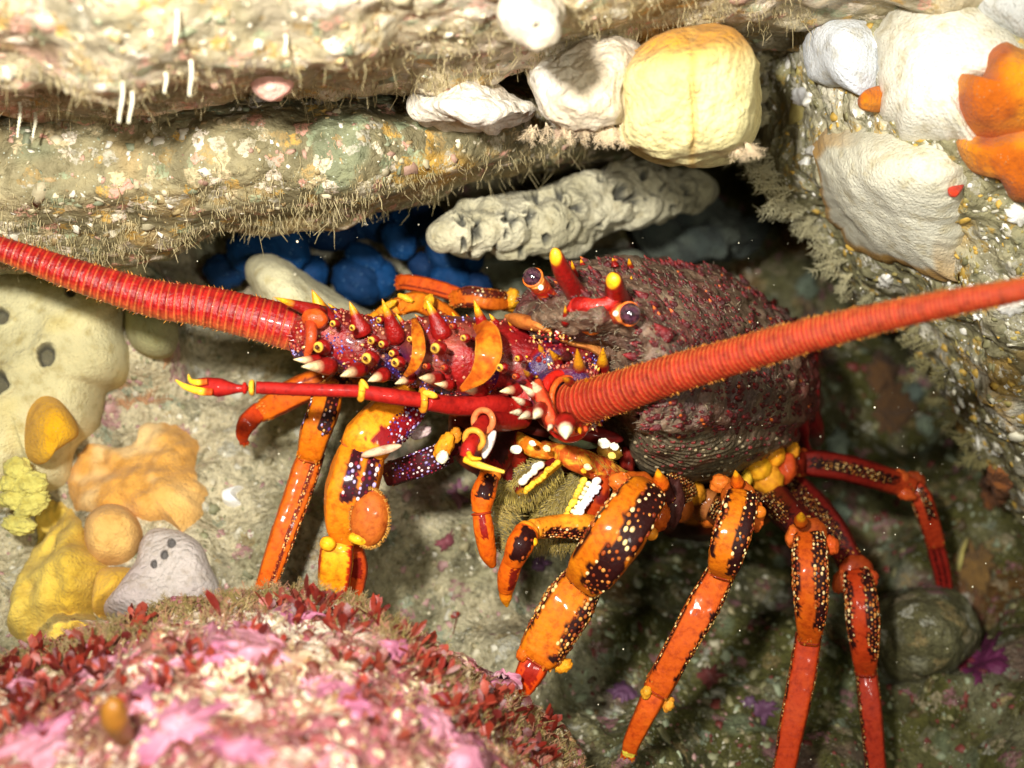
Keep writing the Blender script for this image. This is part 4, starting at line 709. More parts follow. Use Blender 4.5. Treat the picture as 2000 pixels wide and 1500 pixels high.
# ---- long antennae
def flagellum(name, pts, rad, pitch, lower, lab, n=30):
    m = 1300; a, p = pl(pts, m); L = np.concatenate([[0], np.cumsum(np.hypot(*np.diff(a[:, :2], axis=0).T))]); t = np.linspace(0, 1, m)
    r = np.interp(t, np.linspace(0, 1, len(rad)), rad); ph = L / pitch * 2 * math.pi; saw = (ph / (2*math.pi)) % 1; R = (.93 if pitch > 12 else .88) * r * PX(1.0) * a[:, 2] * (1 + .026 * np.exp(-((saw - .15) / .13)**2) - .012 * saw)
    th = np.arange(n) * 2 * math.pi / n; th = np.where(th > math.pi, th - 2*math.pi, th); tt, hh = np.meshgrid(t, th, indexing='ij'); sw = saw[:, None] + .10 * np.cos(hh * 1.0)
    low = sm(-np.sin(hh) * lower, .45, .75); ridge = np.exp(-(((sw % 1) - .15) / .10)**2); c = mix(C('#8c0c10'), C('#a81c18'), sm(noise(np.stack([tt * 120, hh, hh * 0], -1)), -.4, .5)); c = mix(c, C('#b8502c'), low * .8); c = mix(c, C('#8a260e'), .75 * (pitch < 12)); c = c * (1 + .35 * fbm(np.stack([tt * 260, hh * .6, hh * 0], -1), 1, 2, 6))[..., None]; c = mix(c, C('#c87a3c'), ridge * (.35 + .5 * low + .25 * (pitch < 12))); c = mix(c, C('#5c0c0a'), np.exp(-(((sw % 1) - .85) / .10)**2) * .5)
    mb = MB(); G, nn, bb, tg = mb.tube(p, R, c, n=n); k = 0; nxt = 0
    for i in range(m):
        if L[i] >= nxt:
            nxt += pitch * .55
            for _ in range(rng.integers(1, 5)):
                a_ = rng.choice([1, -1]) * rng.uniform(1.15, 1.9); e = math.cos(a_) * nn[i] + math.sin(a_) * bb[i]; b = p[i] + e * R[i] * .97; rr = PX(a[i, 2]); mb.tube(np.array([b, b + norm(e + tg[i] * .7) * rng.uniform(2.5, 8.5) * rr]), [1.3 * rr, .3 * rr], mix(C('#8c4018'), C('#d09038'), rng.random()), n=4, cap=False)
    ob = mb.build(name, M['feeler' if pitch < 12 else 'shell'], lob); ob['label'] = lab; return ob
flagellum('antenna', [(612,652,.97),(500,622,.96),(400,598,.955),(300,583,.95),(150,538,.94),(0,486,.93),(-200,425,.91),(-420,375,.9)], [49,46,43,40,34,26,22,18], 15, 1, 'left antenna, thick red and ringed, running to the left edge')
flagellum('antenna', [(1100,795,.93),(1140,785,.91),(1210,765,.88),(1300,735,.85),(1400,706,.82),(1500,677,.79),(1600,650,.765),(1700,625,.745),(1800,603,.725),(1900,583,.705),(2000,565,.69),(2200,522,.66),(2450,470,.62)], [50,49,47,44,41,39,37,34,31,28.5,26,23,18], 9, 1, 'right antenna, orange red and ringed, crossing the carapace to the right edge')
# ---- antenna bases
def pedcol(t, th, q):
    c = mix(C('#5c0a10'), C('#8c1412'), sm(fbm(q, 1.2, 3, 261), -.2, .35)); c = mix(c, C('#7a3e30'), sm(fbm(q, 1.6, 3, 263), .1, .3) * .8); c = mix(c, C('#241848'), sm(fbm(q, 1.1, 3, 265) + .25 * np.sin(th) * 1, .12, .3) * .85); return mix(c, C('#9c5c44'), sm(fbm(q, 3.2, 3, 267), .25, .45) * .4)
def pedbeads(mb, s, N_):
    for k in range(N_):
        t, a = rng.uniform(.04, .96), rng.uniform(-1.4, 1.4); q = np.array([math.cos(a), math.sin(a), t * 3]); v = fbm(q + s['p'][0][0] * 30, 1.6, 2, 5)
        p, e, R_, tg = at(s, t, a)
        if v > .02: cc = [C('#6c66b0'), C('#3a2c80'), C('#a090c0'), C('#2c2060')][rng.integers(4)]; r_ = rng.uniform(1.5, 2.6)
        else: cc = [C('#9c4c34'), C('#90201c'), C('#7c0c10'), C('#b87858')][rng.integers(4)]; r_ = rng.uniform(1.8, 4)
        mb.ball(p, r_ * PX(1), cc, 6, 4)
mb = MB()
s3 = seg(mb, [(592,655,.97),(640,660,.96),(720,678,.96),(800,694,.97)], [50,60,60,54], pedcol, n=90, m=110, wob=.08); pedbeads(mb, s3, 560)
s2 = seg(mb, [(808,690,.98),(850,690,.96),(905,698,.96),(948,704,.98)], [64,74,80,74], pedcol, n=60, m=50, wob=.06); pedbeads(mb, s2, 360)
s1 = seg(mb, [(940,702,1.0),(990,706,.98),(1050,716,.99),(1085,725,1.02)], [76,84,78,60], pedcol, n=60, m=50, wob=.06); pedbeads(mb, s1, 280)
seg(mb, [(598,600,.95),(606,625,.92),(608,660,.91),(600,695,.92)], [8,12,11,7], lambda t, th, q: mix(RED, C('#c85020'), t), n=16)
bl_(mb, 615, 622, .92, 26, 20, 20, C('#c24a14'), .2)
for a in [(648,652,.95,609,565,.93,27),(618,610,.93,534,580,.90,15),(706,645,.93,682,588,.92,17),(668,620,.97,640,592,.96,9),(772,655,.94,746,583,.92,17),(800,650,.97,772,610,.96,9),(862,650,.93,832,583,.92,18),(900,640,.97,882,608,.96,9),(950,655,.93,925,584,.91,16),(975,640,.97,955,612,.96,9),(1010,650,.96,990,622,.95,9),
          (620,705,.92,572,702,.90,12),(640,715,.91,588,716,.88,16),(700,722,.92,664,735,.89,14),(748,732,.92,718,745,.90,13),(800,738,.93,771,750,.91,11),(850,740,.92,818,738,.89,14),(878,752,.93,848,749,.91,10),(935,762,.93,897,758,.90,14),(1010,760,.94,975,765,.92,12)]: sp(mb, *a[:6], a[6], c1=(YEL if a[4] < 650 else C('#fbe7b0')), yt=(.56 if a[4] < 650 else .45))
for x, y, d, r_ in [(622,678,.90,17),(716,700,.89,17),(772,708,.89,14),(850,680,.87,16),(882,637,.91,8),(865,718,.89,8),(976,718,.88,12),(725,665,.89,12),(745,672,.89,10),(765,690,.90,10),(800,662,.9,9),(905,660,.88,10),(688,640,.91,10),(830,715,.89,8),(1010,700,.89,9),(1005,735,.89,8),(650,632,.91,10),(740,625,.92,9)]:
    r_ *= .8; bl_(mb, x + r_ * .6, y, d + .02, r_ * 1.25, r_ * 1.15, r_ * 1.8, C('#86100f'), 0, (.1, 3), int(x) % 9); bl_(mb, x, y, d - .002 - r_ * .0007, r_ * .72, r_ * .8, r_ * .8, C('#ecb848') if r_ > 6.5 else C('#c8602c'), .2); bl_(mb, x - r_ * .22, y, d - .004 - r_ * .0013, r_ * .32, r_ * .38, r_ * .4, C('#4a1c08'), 0)
for s_ in (s3, s2, s1):
    for k in range(46):
        a = rng.uniform(-1.5, 1.5); p, e, R_, tg = at(s_, rng.uniform(.05, .95), a, .95); r_ = rng.uniform(2.5, 6.5) * PX(1); mb.cone(p, e * .8 - RGT * .7 + UPV * .15, r_ * rng.uniform(2, 3.4), r_, C('#6c0c0e') * rng.uniform(.7, 1.4), [C('#d8902c'), C('#a8381c'), C('#e8c070')][rng.integers(3)], n=7, yt=.6)
mb.build('antenna_base', M['shell'], lob)['label'] = 'left antenna base, three red joints with pale tipped thorns'
for pts, rr in [([(808,622,.93),(815,650,.90),(818,685,.885),(808,715,.89),(790,735,.91)], [5,12,13,10,4]), ([(930,630,.93),(950,650,.895),(954,690,.88),(938,730,.885),(900,762,.90)], [10,24,27,20,5])]:
    mb = MB(); seg(mb, pts, rr, lambda t, th, q: mix(mix(C('#a8480c'), C('#c46a14'), sm(fbm(q, 1.5, 3, 9), -.3, .3)), C('#e0983c'), sm(np.abs(np.sin(th)), .93, 1)), n=40, m=50, flat=.22, wob=.02); mb.build('joint_membrane', M['leg'], lob)
# right base, pointing at the viewer, with the cup the antenna leaves from
mb = MB()
s4 = seg(mb, [(1150,735,1.05),(1125,755,1.0),(1112,775,.95),(1106,785,.92)], [70,84,78,66], pedcol, n=60, m=50, wob=.06); pedbeads(mb, s4, 420)
s5 = seg(mb, [(1180,710,1.02),(1110,705,.97),(1060,715,.96),(1030,740,.96)], [40,52,50,34], pedcol, n=50, m=50, wob=.08); pedbeads(mb, s5, 360)
bl_(mb, 1040, 778, .95, 42, 40, 34, C('#9c1c14'), .2, (.15, 3)); bl_(mb, 1080, 640, 1.0, 40, 30, 30, C('#7c1014'), .2)
th = np.linspace(.15, 2*math.pi + .15, 60); ax = norm(pt(1210, 765, .88) - pt(1100, 795, .93)); u1 = norm(UPV - UPV.dot(ax) * ax); u2 = np.cross(ax, u1); c0 = pt(1108, 792, .915)
for k_, (rr, w_, cc) in enumerate([(62, 10, C('#b41c12')), (52, 6, C('#c8541c'))]):
    rp = c0 + ax * (-.001 + .003 * k_) + (np.cos(th)[:, None] * u1 * 1.02 + np.sin(th)[:, None] * (u2 * .95)) * rr * PX(.92); mb.tube(rp, w_ * PX(.92), cc, n=10, cap=False, ref=ax)
seg(mb, [(1050,745,.90),(1062,790,.87),(1080,825,.87),(1110,842,.88),(1145,838,.89)], [8,15,14,11,6], lambda t, th, q: mix(C('#b41a12'), C('#d8502a'), sm(np.cos(th), .3, 1)), n=18)
for a in [(1132,730,.93,1127,680,.88,14),(1176,722,.95,1178,678,.91,14),(1058,775,.90,1040,745,.86,14),(1048,775,.89,1016,752,.86,10),(1028,790,.89,1000,775,.86,9),(1022,805,.89,995,806,.86,9),(1038,806,.88,1012,818,.85,10),(1055,800,.86,1042,818,.83,13),(1104,828,.86,1105,858,.83,19),(1078,828,.87,1070,842,.85,7),(1130,834,.88,1134,848,.86,7),(1090,705,.93,1072,682,.9,9),(1150,752,.91,1143,738,.88,8),(1165,760,.91,1162,742,.88,8),(1185,752,.92,1185,735,.89,7),(1112,745,.90,1098,738,.87,8),(1060,690,.95,1052,672,.93,8),(1035,735,.93,1022,722,.90,7)]:
    sp(mb, *a[:6], a[6], c1=(C('#fdf0c8') if a[4] > 740 and a[3] < 1110 else YEL), yt=.32)
for s_ in (s4, s5):
    for k in range(60):
        a = rng.uniform(-1.7, 1.7); p, e, R_, tg = at(s_, rng.uniform(.02, .9), a, .95); r_ = rng.uniform(2.5, 6.5) * PX(1); mb.cone(p, e * .9 - FWD * .4 - RGT * .3 + UPV * .2, r_ * rng.uniform(2, 3.2), r_, C('#6c0c0e') * rng.uniform(.7, 1.4), [C('#e8a82c'), C('#a8381c'), C('#e8c070')][rng.integers(3)], n=7, yt=.55)
mb.build('antenna_base', M['shell'], lob)['label'] = 'right antenna base with cup shaped red rim'
# ---- antennules
def ring(mb, x, y, d, dx, dy, dz, R_, r_, col, st=1.0):
    ax = norm(RGT * dx - UPV * dy + FWD * dz); u1 = norm(np.cross(ax, UPV + .01)); u2 = np.cross(ax, u1); th = np.linspace(0, 2*math.pi, 34); mb.tube(pt(x, y, d) + (np.cos(th)[:, None] * u1 + np.sin(th)[:, None] * u2 * st) * R_ * PX(d), r_ * PX(d), col, n=9, cap=False, ref=ax)
rc = lambda t, th, q: mix(mix(C('#6c0a0a'), C('#961610'), sm(np.cos(th), 0, .9)), C('#701010'), sm(fbm(q, 1.5, 3, 4), .2, .5) * .6)
mb = MB()
seg(mb, [(1020,800,.97),(960,792,.94),(890,792,.92),(832,784,.90)], [22,22,19,18], rc, n=26); ring(mb, 826, 782, .90, 1, 0, .25, 19, 7, C('#dc8a20')); bl_(mb, 840, 770, .89, 16, 7, 8, C('#e8a830'), .3)
seg(mb, [(826,782,.90),(765,774,.89),(705,765,.885)], [15,16,14], rc, n=26); ring(mb, 706, 764, .885, 1, .1, .2, 15, 7, C('#e09a24')); bl_(mb, 712, 750, .88, 12, 5, 6, C('#e8a830'), .9)
seg(mb, [(702,764,.885),(600,761,.88),(500,757,.87)], [12.5,13,12.5], rc, n=26); ring(mb, 492, 757, .87, 1, 0, .1, 11, 5, C('#e0a02c')); ring(mb, 478, 758, .87, 1, 0, .1, 8, 4, C('#a81a12'))
seg(mb, [(484,758,.87),(462,759,.87),(430,757,.87),(402,752,.87),(385,748,.87)], [6,9,19,16,9], rc, n=26)
seg(mb, [(415,766,.86),(390,764,.86),(362,755,.855),(343,742,.85)], [7,8,6,1.5], lambda t, th, q: mix(C('#c05018'), C('#e8b42c'), sm(t, .1, .3)), n=12); seg(mb, [(405,745,.86),(385,747,.86),(372,743,.855),(368,732,.85)], [6,6,4.5,1.5], lambda t, th, q: mix(C('#c05018'), C('#e8b42c'), sm(t, .1, .3)), n=12)
mb.build('antennule', M['leg'], lob)['label'] = 'long thin red antennule pointing left with forked yellow tip'
mb = MB()
seg(mb, [(1020,815,.98),(985,822,.95),(950,824,.91)], [22,21,18], rc, n=26); ring(mb, 944, 822, .90, -.5, 0, -1, 21, 6.5, C('#d06a3c')); seg(mb, [(946,824,.91),(935,840,.895),(927,856,.88)], [15,16,14], rc, n=22); ring(mb, 926, 858, .875, -.4, .3, -1, 19, 6, C('#dc8a30'))
seg(mb, [(926,858,.88),(916,875,.87),(911,892,.87)], [13,16,14], rc, n=22); seg(mb, [(908,897,.865),(935,908,.86),(985,922,.86)], [7,7,3], lambda t, th, q: mix(YEL, C('#f0c04c'), t), n=12); seg(mb, [(915,885,.86),(922,895,.855),(940,896,.855)], [5,5,2], lambda t, th, q: mix(YEL, YEL, t), n=12); bl_(mb, 955, 868, .89, 9, 30, 10, C('#d9c8c0'), .4)
mb.build('antennule', M['leg'], lob)['label'] = 'second antennule, folded towards the viewer with ringed red joints'
# ---- underside, leg roots
mbx = inflate([(880,800),(960,780),(1080,800),(1190,840),(1240,900),(1350,940),(1440,925),(1520,890),(1560,920),(1540,985),(1470,1020),(1390,1045),(1310,1040),(1230,1010),(1100,975),(980,950),(900,890)], (1200, 920), lambda a, b: 1.17 + .0004 * (a - 1200), .07, .16, 200, 50, lambda px, py, q, r, s: .02 * fbm(q, 16, 3, 271), lambda px, py, q, r, s: mix(mix(C('#2c0806'), C('#7c2a0c'), sm(fbm(q, 18, 3, 273), -.1, .35)), C('#c8721c'), sm(fbm(q, 24, 3, 275), .15, .35) * .8), 2.2)
for x, y, a, b, t, cc in [(1345,960,34,26,.4,'#c8821c'),(1330,990,24,30,-.2,'#a8541c'),(1385,985,38,30,-.5,'#9a5a28'),(1425,960,24,28,.1,'#c86a14'),(1400,1010,36,18,-.3,'#b85a14'),(1480,915,26,24,.3,'#d09018'),(1510,890,22,24,.2,'#d88a18'),(1500,935,30,30,.2,'#c8821c'),(1535,915,20,32,.2,'#a83c12'),(1190,880,26,18,.4,'#d8a040'),(1225,905,14,34,0,'#6c160c'),(1480,885,26,14,-.4,'#b8641c'),(1300,950,30,18,0,'#b05a18'),(1455,940,12,22,.3,'#d8a830')]:
    bl_(mbx, x, y, 1.09 + .0004 * (x - 1300), a, b, 24, C(cc), t, (.2, 3), int(x) % 30)
mbx.build('underside', M['leg'], lob)
# ---- mouth limbs
sl = lambda *pa, b=ORG, dk=DARK: spotcol(b, dk, pa)
mb = MB()
s = seg(mb, [(990,845,1.03),(975,890,1.0),(962,925,.98)], [26,28,20], spotcol(C('#6a0e0c'), DARK, [(-40,40,.1,.9)])); bl_(mb, 958, 926, .965, 22, 16, 16, C('#c8701c'), .3)
s = seg(mb, [(955,932,.96),(944,965,.95),(940,1000,.95)], [20,25,18], sl((-50,30,.05,.6))); beads(mb, s, [(-50,30,.05,.6)], .8); s = seg(mb, [(940,1000,.95),(945,1035,.95),(953,1080,.96),(962,1104,.97)], [18,20,17,8], sl((-20,18,.02,.4), dk=C('#7c100c'))); lip(mb, s, .03, -1.5, 1.5, C('#8c2a0c'))
mb.build('mouth_limb', M['leg'], lob)['label'] = 'left feeding limb hanging down, orange with maroon marks'
mb = MB()
s = seg(mb, [(1190,1045,1.0),(1140,1030,.98),(1085,1028,.97),(1040,1034,.95)], [28,27,22,20], spotcol(C('#d8811c'), DARK, [(-75,-5,.1,.95)])); beads(mb, s, [(-75,-5,.15,.95)], 1.4, (1.6,2.8)); bl_(mb, 1030, 1038, .94, 24, 20, 18, C('#d8881c'), .5); mb.ball(pt(1042,1058,.93), 9 * PX(.93), YEL, 9, 7)
s = seg(mb, [(1028,1040,.94),(1015,1065,.93),(1003,1095,.94)], [25,27,21], sl((-60,30,.1,.75))); beads(mb, s, [(-50,10,.2,.7)], .7, (2.5,4.5)); s = seg(mb, [(1002,1094,.94),(992,1125,.95),(988,1150,.96)], [20,21,16], sl((-60,-10,.05,.8), dk=C('#6c140a'))); s = seg(mb, [(988,1148,.96),(988,1168,.965),(990,1184,.97)], [15,12,3], lambda t, th, q: mix(ORG, YEL, t))
mb.build('mouth_limb', M['leg'], lob)['label'] = 'right feeding limb bent down like a hook, orange with dark bands'
mb = MB(); OLV = C('#6c5a14')
fz = [seg(mb, [(965,975,1.02),(1020,950,1.01),(1085,905,1.02)], [26,34,22], lambda t, th, q: mix(OLV, C('#8c7a30'), sm(fbm(q, 2, 3, 4), -.2, .3))), seg(mb, [(1050,1045,1.03),(1090,1000,1.03),(1140,935,1.04)], [18,36,24], lambda t, th, q: mix(OLV * .8, C('#7a6a2c'), sm(fbm(q, 2, 3, 4), -.2, .3))), seg(mb, [(1030,1010,1.09),(1080,960,1.09),(1150,900,1.1)], [30,40,30], lambda t, th, q: mix(OLV * .6, C('#5a4a18'), sm(fbm(q, 2, 3, 4), -.2, .3)))]
for s in fz:
    for k in range(900):
        p, e, R_, tg = at(s, rng.uniform(0, 1), rng.uniform(-1.9, 1.9)); d = norm(e + rng.normal(0, .25, 3) - UPV * .5); L = rng.uniform(8, 18) * PX(1); mb.tube(np.array([p, p + d * L * .6, p + (d - UPV * .2) * L]), np.array([1.2, .9, .3]) * PX(1), mix(C('#8a7420'), C('#c9b048'), rng.random()), n=3, cap=False)
for k in range(500):
    a = rng.random(); b = pt(940 + 60 * a + rng.normal(0, 10), 985 + 90 * rng.random(), .99); d = norm(RGT * .8 - UPV * .5 + rng.normal(0, .3, 3)); mb.tube(np.array([b, b + d * rng.uniform(10, 22) * PX(1)]), [1 * PX(1), .3 * PX(1)], C('#a89040'), n=3, cap=False)
for k in range(420):
    b = pt(1030 + rng.uniform(0, 150), 1052 + rng.uniform(-6, 22), 1.0); d = norm(-UPV + RGT * rng.normal(-.2, .3) + FWD * rng.normal(0, .3)); mb.tube(np.array([b, b + d * rng.uniform(12, 26) * PX(1)]), [1 * PX(1), .3 * PX(1)], C('#8a7420'), n=3, cap=False)
mb.build('bristly_jaw_foot', M['fuzz'], lob)
mb = MB()
for (x0, y0, x1, y1, n_, cc, r_, off) in [(1026,962,1088,903,12,C('#e0b030'),6,0),(1022,940,1055,908,6,C('#eee6d4'),8,0),(1102,1012,1142,938,12,C('#e8c040'),6,0),(1122,1008,1166,940,11,C('#f0ece0'),7,0),(1134,1000,1168,952,7,C('#f6f2ff'),6,0),(1110,1018,1150,945,9,C('#fff0b8'),5,0)]:
    for i in range(n_):
        u = i / (n_ - 1); mb.ball(pt(x0 + (x1 - x0) * u + rng.normal(0, 1.2), y0 + (y1 - y0) * u + rng.normal(0, 1.2), .975), r_ * PX(.97) * rng.uniform(.8, 1.15), cc, 9, 6, RGT + UPV * .4, rng.uniform(.9, 1.4))
seg(mb, [(1012,958,1.0),(1050,930,.99),(1092,898,1.0)], [14,16,12], lambda t, th, q: mix(C('#5c0c0a'), C('#c88a1c'), sm(np.sin(th), -.2, .5))); seg(mb, [(1150,1010,1.0),(1170,970,.99),(1178,925,1.0)], [16,20,16], lambda t, th, q: mix(C('#a8380c'), C('#6a1208'), sm(fbm(q, 1, 2, 3), 0, .3)))
mb.build('tooth_row', M['leg'], lob)
mb = MB()
bl_(mb, 1000, 890, 1.02, 30, 38, 26, C('#8c1e0c'), .2); bl_(mb, 985, 905, 1.0, 14, 40, 14, C('#5a0c0c'), -.3); bl_(mb, 1008, 878, .985, 12, 9, 6, WHT, 0)  # last white blob stands in for a highlight on the glossy red piece
seg(mb, [(1005,850,1.03),(1040,875,1.0),(1085,890,1.0)], [12,18,10], lambda t, th, q: mix(C('#c86a14'), C('#e0a030'), sm(fbm(q, 2, 2, 3), 0, .3))); s = seg(mb, [(1060,872,1.02),(1120,895,.99),(1180,920,1.0),(1225,945,1.02)], [12,24,26,14], lambda t, th, q: mix(mix(C('#b8501a'), C('#8c1c14'), sm(np.sin(t * 90), -.2, .6) * sm(t, .35, .6)), C('#d89a2c'), sm(fbm(q, 2, 2, 3), .15, .35)))
for k in range(260):
    p, e, R_, tg = at(s, rng.uniform(0, 1), rng.uniform(-1.9, .3)); mb.tube(np.array([p, p + norm(e * .5 - UPV + RGT * .4 + rng.normal(0, .2, 3)) * rng.uniform(8, 18) * PX(1)]), [1 * PX(1), .3 * PX(1)], C('#b8862c'), n=3, cap=False)
for x, y, r_, cc in [(1040,866,7,WHT),(1068,876,8,PALE),(1148,912,8,PALE),(1140,920,6,YEL),(1180,866,12,WHT),(1200,872,9,WHT),(1195,890,8,C('#f4c860'))]: bl_(mb, x, y, .965, r_, r_ * .8, r_ * .6, cc, .4, (.3, 3), int(x) % 9)
bl_(mb, 1120, 862, 1.0, 50, 12, 14, C('#5c6048'), .2); bl_(mb, 1060, 838, 1.02, 60, 16, 16, C('#4a140c'), .15); bl_(mb, 1160, 850, 1.0, 60, 16, 20, C('#5a0f0c'), .15)
mb.build('mandible', M['leg'], lob)
# ---- walking legs
def leg(lab, segs, joints=(), extra=None):
    mb = MB()
    for g in segs:
        pts, rads, base, dk, pats, dens = g[:6]; kw = g[6] if len(g) > 6 else {}
        s = seg(mb, pts, rads, spotcol(base, dk, pats, **kw.get('c', {})), n=56, m=70, flat=kw.get('flat', 1.0), wob=kw.get('wob', .05), facet=1)
        if dens > 0: beads(mb, s, pats, dens, kw.get('r', (2.2, 4.4)), kw.get('cols'))
        for k in range(10):
            a_ = rng.uniform(-1.7, 1.7); p, e, R_, tg = at(s, rng.uniform(.9, .98), a_, .9); r_ = rng.uniform(2.5, 4.5) * PX(1); mb.cone(p, e * .5 + tg * .8, r_ * 2.2, r_, base * .9, C('#c88a3c'), n=6)
        if kw.get('lip') is not None: lip(mb, s, .02, -1.9, 1.9, kw['lip'], 1.12, .16); lip(mb, s, .05, -1.6, 1.6, kw['lip'] * .8, 1.05, .08)
        if kw.get('end') is not None: lip(mb, s, .985, -1.7, 1.7, kw['end'], 1.02, .07)
    for (x, y, d, a, b, t, cc) in joints: bl_(mb, x, y, d, a * .85, b * .85, min(a, b) * .85, C(cc), t, (.3, 3.5), int(x + y) % 30)
    if extra: extra(mb)
    ob = mb.build('walking_leg', M['leg'], lob); ob['label'] = lab; return ob
PB = C('#2c060c'); WB = [C('#a89ac8'), C('#4a2a6a'), C('#e8d0d0'), C('#7a1a2a'), C('#5a0c1a')]; GB = [C('#b87830'), C('#dcb474'), C('#8c4418'), C('#6c2810')]
O1 = C('#bc5e08'); O2 = C('#b4480a'); O3 = C('#a6320e'); O4 = C('#962812')  # oranges darken and redden towards the far right legs: dimmer light put into colour
def arc(mb, x, y, d, R_, r_, a0, a1, col, sy=1.0, rz=.35):
    bl_(mb, x, y - 2, d + R_ * .0007, R_ * 1.0, R_ * sy * .95, R_ * .5, col * .55, 0, (.12, 3), 3)
def exA(mb):
    arc(mb, 1243, 966, .925, 46, 9, -.9, 2.7, C('#c85a10'), 1.0); arc(mb, 1243, 966, .935, 36, 9, -.7, 2.6, C('#b8701c'), 1.0); arc(mb, 1240, 968, .95, 25, 9, -.6, 2.5, C('#9a5418')); sp(mb, 1290, 945, .95, 1284, 915, .93, 15, ORG, YEL); mb.ball(pt(1272, 1042, .93), 14 * PX(.93), C('#d8801c'), 10, 8)
leg('thick front leg in the centre with a broad bead studded upper joint', [
    ([(1330,950,1.12),(1310,960,1.05),(1285,965,.99)], [40,44,36], C('#3c120c'), DARK, [(-60,60,.1,.9)], 2.0, dict(cols=GB, r=(1.5,2.8))),
    ([(1262,958,.95),(1235,1000,.92),(1195,1060,.91),(1160,1108,.93),(1142,1132,.95)], ([0,.12,.4,.7,.88,1], [34,56,68,64,50,26]), O1, DARK, [(44,105,.02,.66),(-58,8,.05,.80)], 1.5, dict(r=(2.6,5.2), end=C('#7a2408'))),
    ([(1150,1118,.97),(1105,1190,.96),(1062,1262,.96),(1045,1290,.96)], ([0,.3,.75,.93,1], [46,62,56,48,36]), O1, DARK, [(40,105,.0,.62),(-100,-22,.0,.72)], 1.5, dict(cols=GB, r=(2.2,4.4), end=C('#8c2c08'))),
    ([(1052,1278,.965),(1038,1308,.96),(1022,1338,.965),(1012,1350,.97)], [36,36,30,14], C('#c23c08'), C('#8c1806'), [(-30,30,.1,.5)], 0)],
    [(1212,942,.95,28,22,.2,'#c8601c'),(1288,1010,.96,24,34,.3,'#b04a10'),(1100,1300,.955,22,15,-.5,'#d88a1c'),(1022,1275,.95,14,22,.4,'#c85a10'),(1312,985,1.0,26,60,.15,'#3c1c18')], exA)
def exB(mb): arc(mb, 1442, 972, .965, 34, 7, -.7, 3.5, C('#c85a14')); arc(mb, 1442, 972, .975, 25, 7, -.4, 3.3, C('#a8682c')); sp(mb, 1440, 942, .98, 1436, 918, .96, 12, ORG, YEL); mb.ball(pt(1484, 1000, .97), 13 * PX(.97), C('#c86a18'), 10, 8)
leg('second right leg reaching down left to a pale yellow tip', [
    ([(1410,1005,1.1),(1425,980,1.05),(1440,965,1.01)], [34,36,28], C('#7a3c18'), DARK, [(-60,60,.1,.9)], 1.2, dict(cols=GB, r=(1.5,2.6))),
    ([(1448,968,.99),(1440,1010,.965),(1422,1070,.96),(1410,1118,.98)], ([0,.12,.5,.82,1], [24,40,46,42,24]), O1, DARK, [(32,95,.08,.70),(-68,-12,.08,.85)], 1.5, dict(r=(2.2,4.2), end=C('#7a2408'))),
    ([(1414,1108,1.0),(1370,1190,.99),(1325,1270,.99),(1280,1352,1.0)], ([0,.3,.8,.95,1], [34,40,34,36,28]), O2, DARK, [(42,75,.0,.85),(-95,-40,.0,.8)], 1.2, dict(cols=GB, r=(1.6,3.2), end=C('#8c2c08'))),
    ([(1286,1342,1.0),(1262,1390,1.0),(1236,1445,1.01),(1226,1478,1.02)], ([0,.2,.8,.93,1], [26,28,20,16,6]), C('#b8480c'), C('#e8d24a'), [(-180,180,.80,1.4)], 0, dict(c=dict(rag=.1)))],
    [(1408,945,1.01,26,22,.2,'#c8641c'),(1478,1010,.99,18,34,.1,'#c0561a'),(1305,1375,1.0,14,18,.3,'#d8902c'),(1262,1352,.99,12,16,.3,'#c88a20')], exB)
def exC(mb): arc(mb, 1582, 1045, 1.055, 34, 7, -.5, 3.5, C('#c05014')); arc(mb, 1582, 1048, 1.065, 25, 8, -.3, 3.3, C('#8a4a24')); sp(mb, 1564, 1018, 1.05, 1565, 1000, 1.02, 12, ORG, YEL, .3)
leg('third right leg, long and red orange, standing almost vertical', [
    ([(1475,945,1.22),(1510,975,1.18),(1550,1015,1.12),(1575,1035,1.10)], [36,42,38,32], C('#521008'), DARK, [(-20,50,.1,.8)], 1.0, dict(cols=GB, r=(1.3,2.4))),
    ([(1580,1042,1.09),(1582,1100,1.06),(1584,1180,1.06),(1580,1250,1.08)], ([0,.12,.5,.82,1], [24,40,44,36,24]), O2, DARK, [(32,90,.06,.72),(-72,-10,.04,.82)], 1.6, dict(r=(2.0,4.0), end=C('#7a1c08'))),
    ([(1580,1238,1.09),(1565,1330,1.085),(1545,1430,1.08),(1520,1560,1.08)], [31,33,30,24], O3, DARK, [(45,75,.0,1.0),(-95,-55,.0,.5)], .8, dict(cols=GB, r=(1.3,2.4)))],
    [(1548,1048,1.08,16,26,.2,'#c05a1c'),(1622,1065,1.08,18,24,-.3,'#c04c18')], exC)
def exD(mb): arc(mb, 1672, 1118, 1.13, 34, 7, -.4, 3.4, C('#b04014')); arc(mb, 1672, 1122, 1.14, 25, 8, -.3, 3.3, C('#7a3c24'))
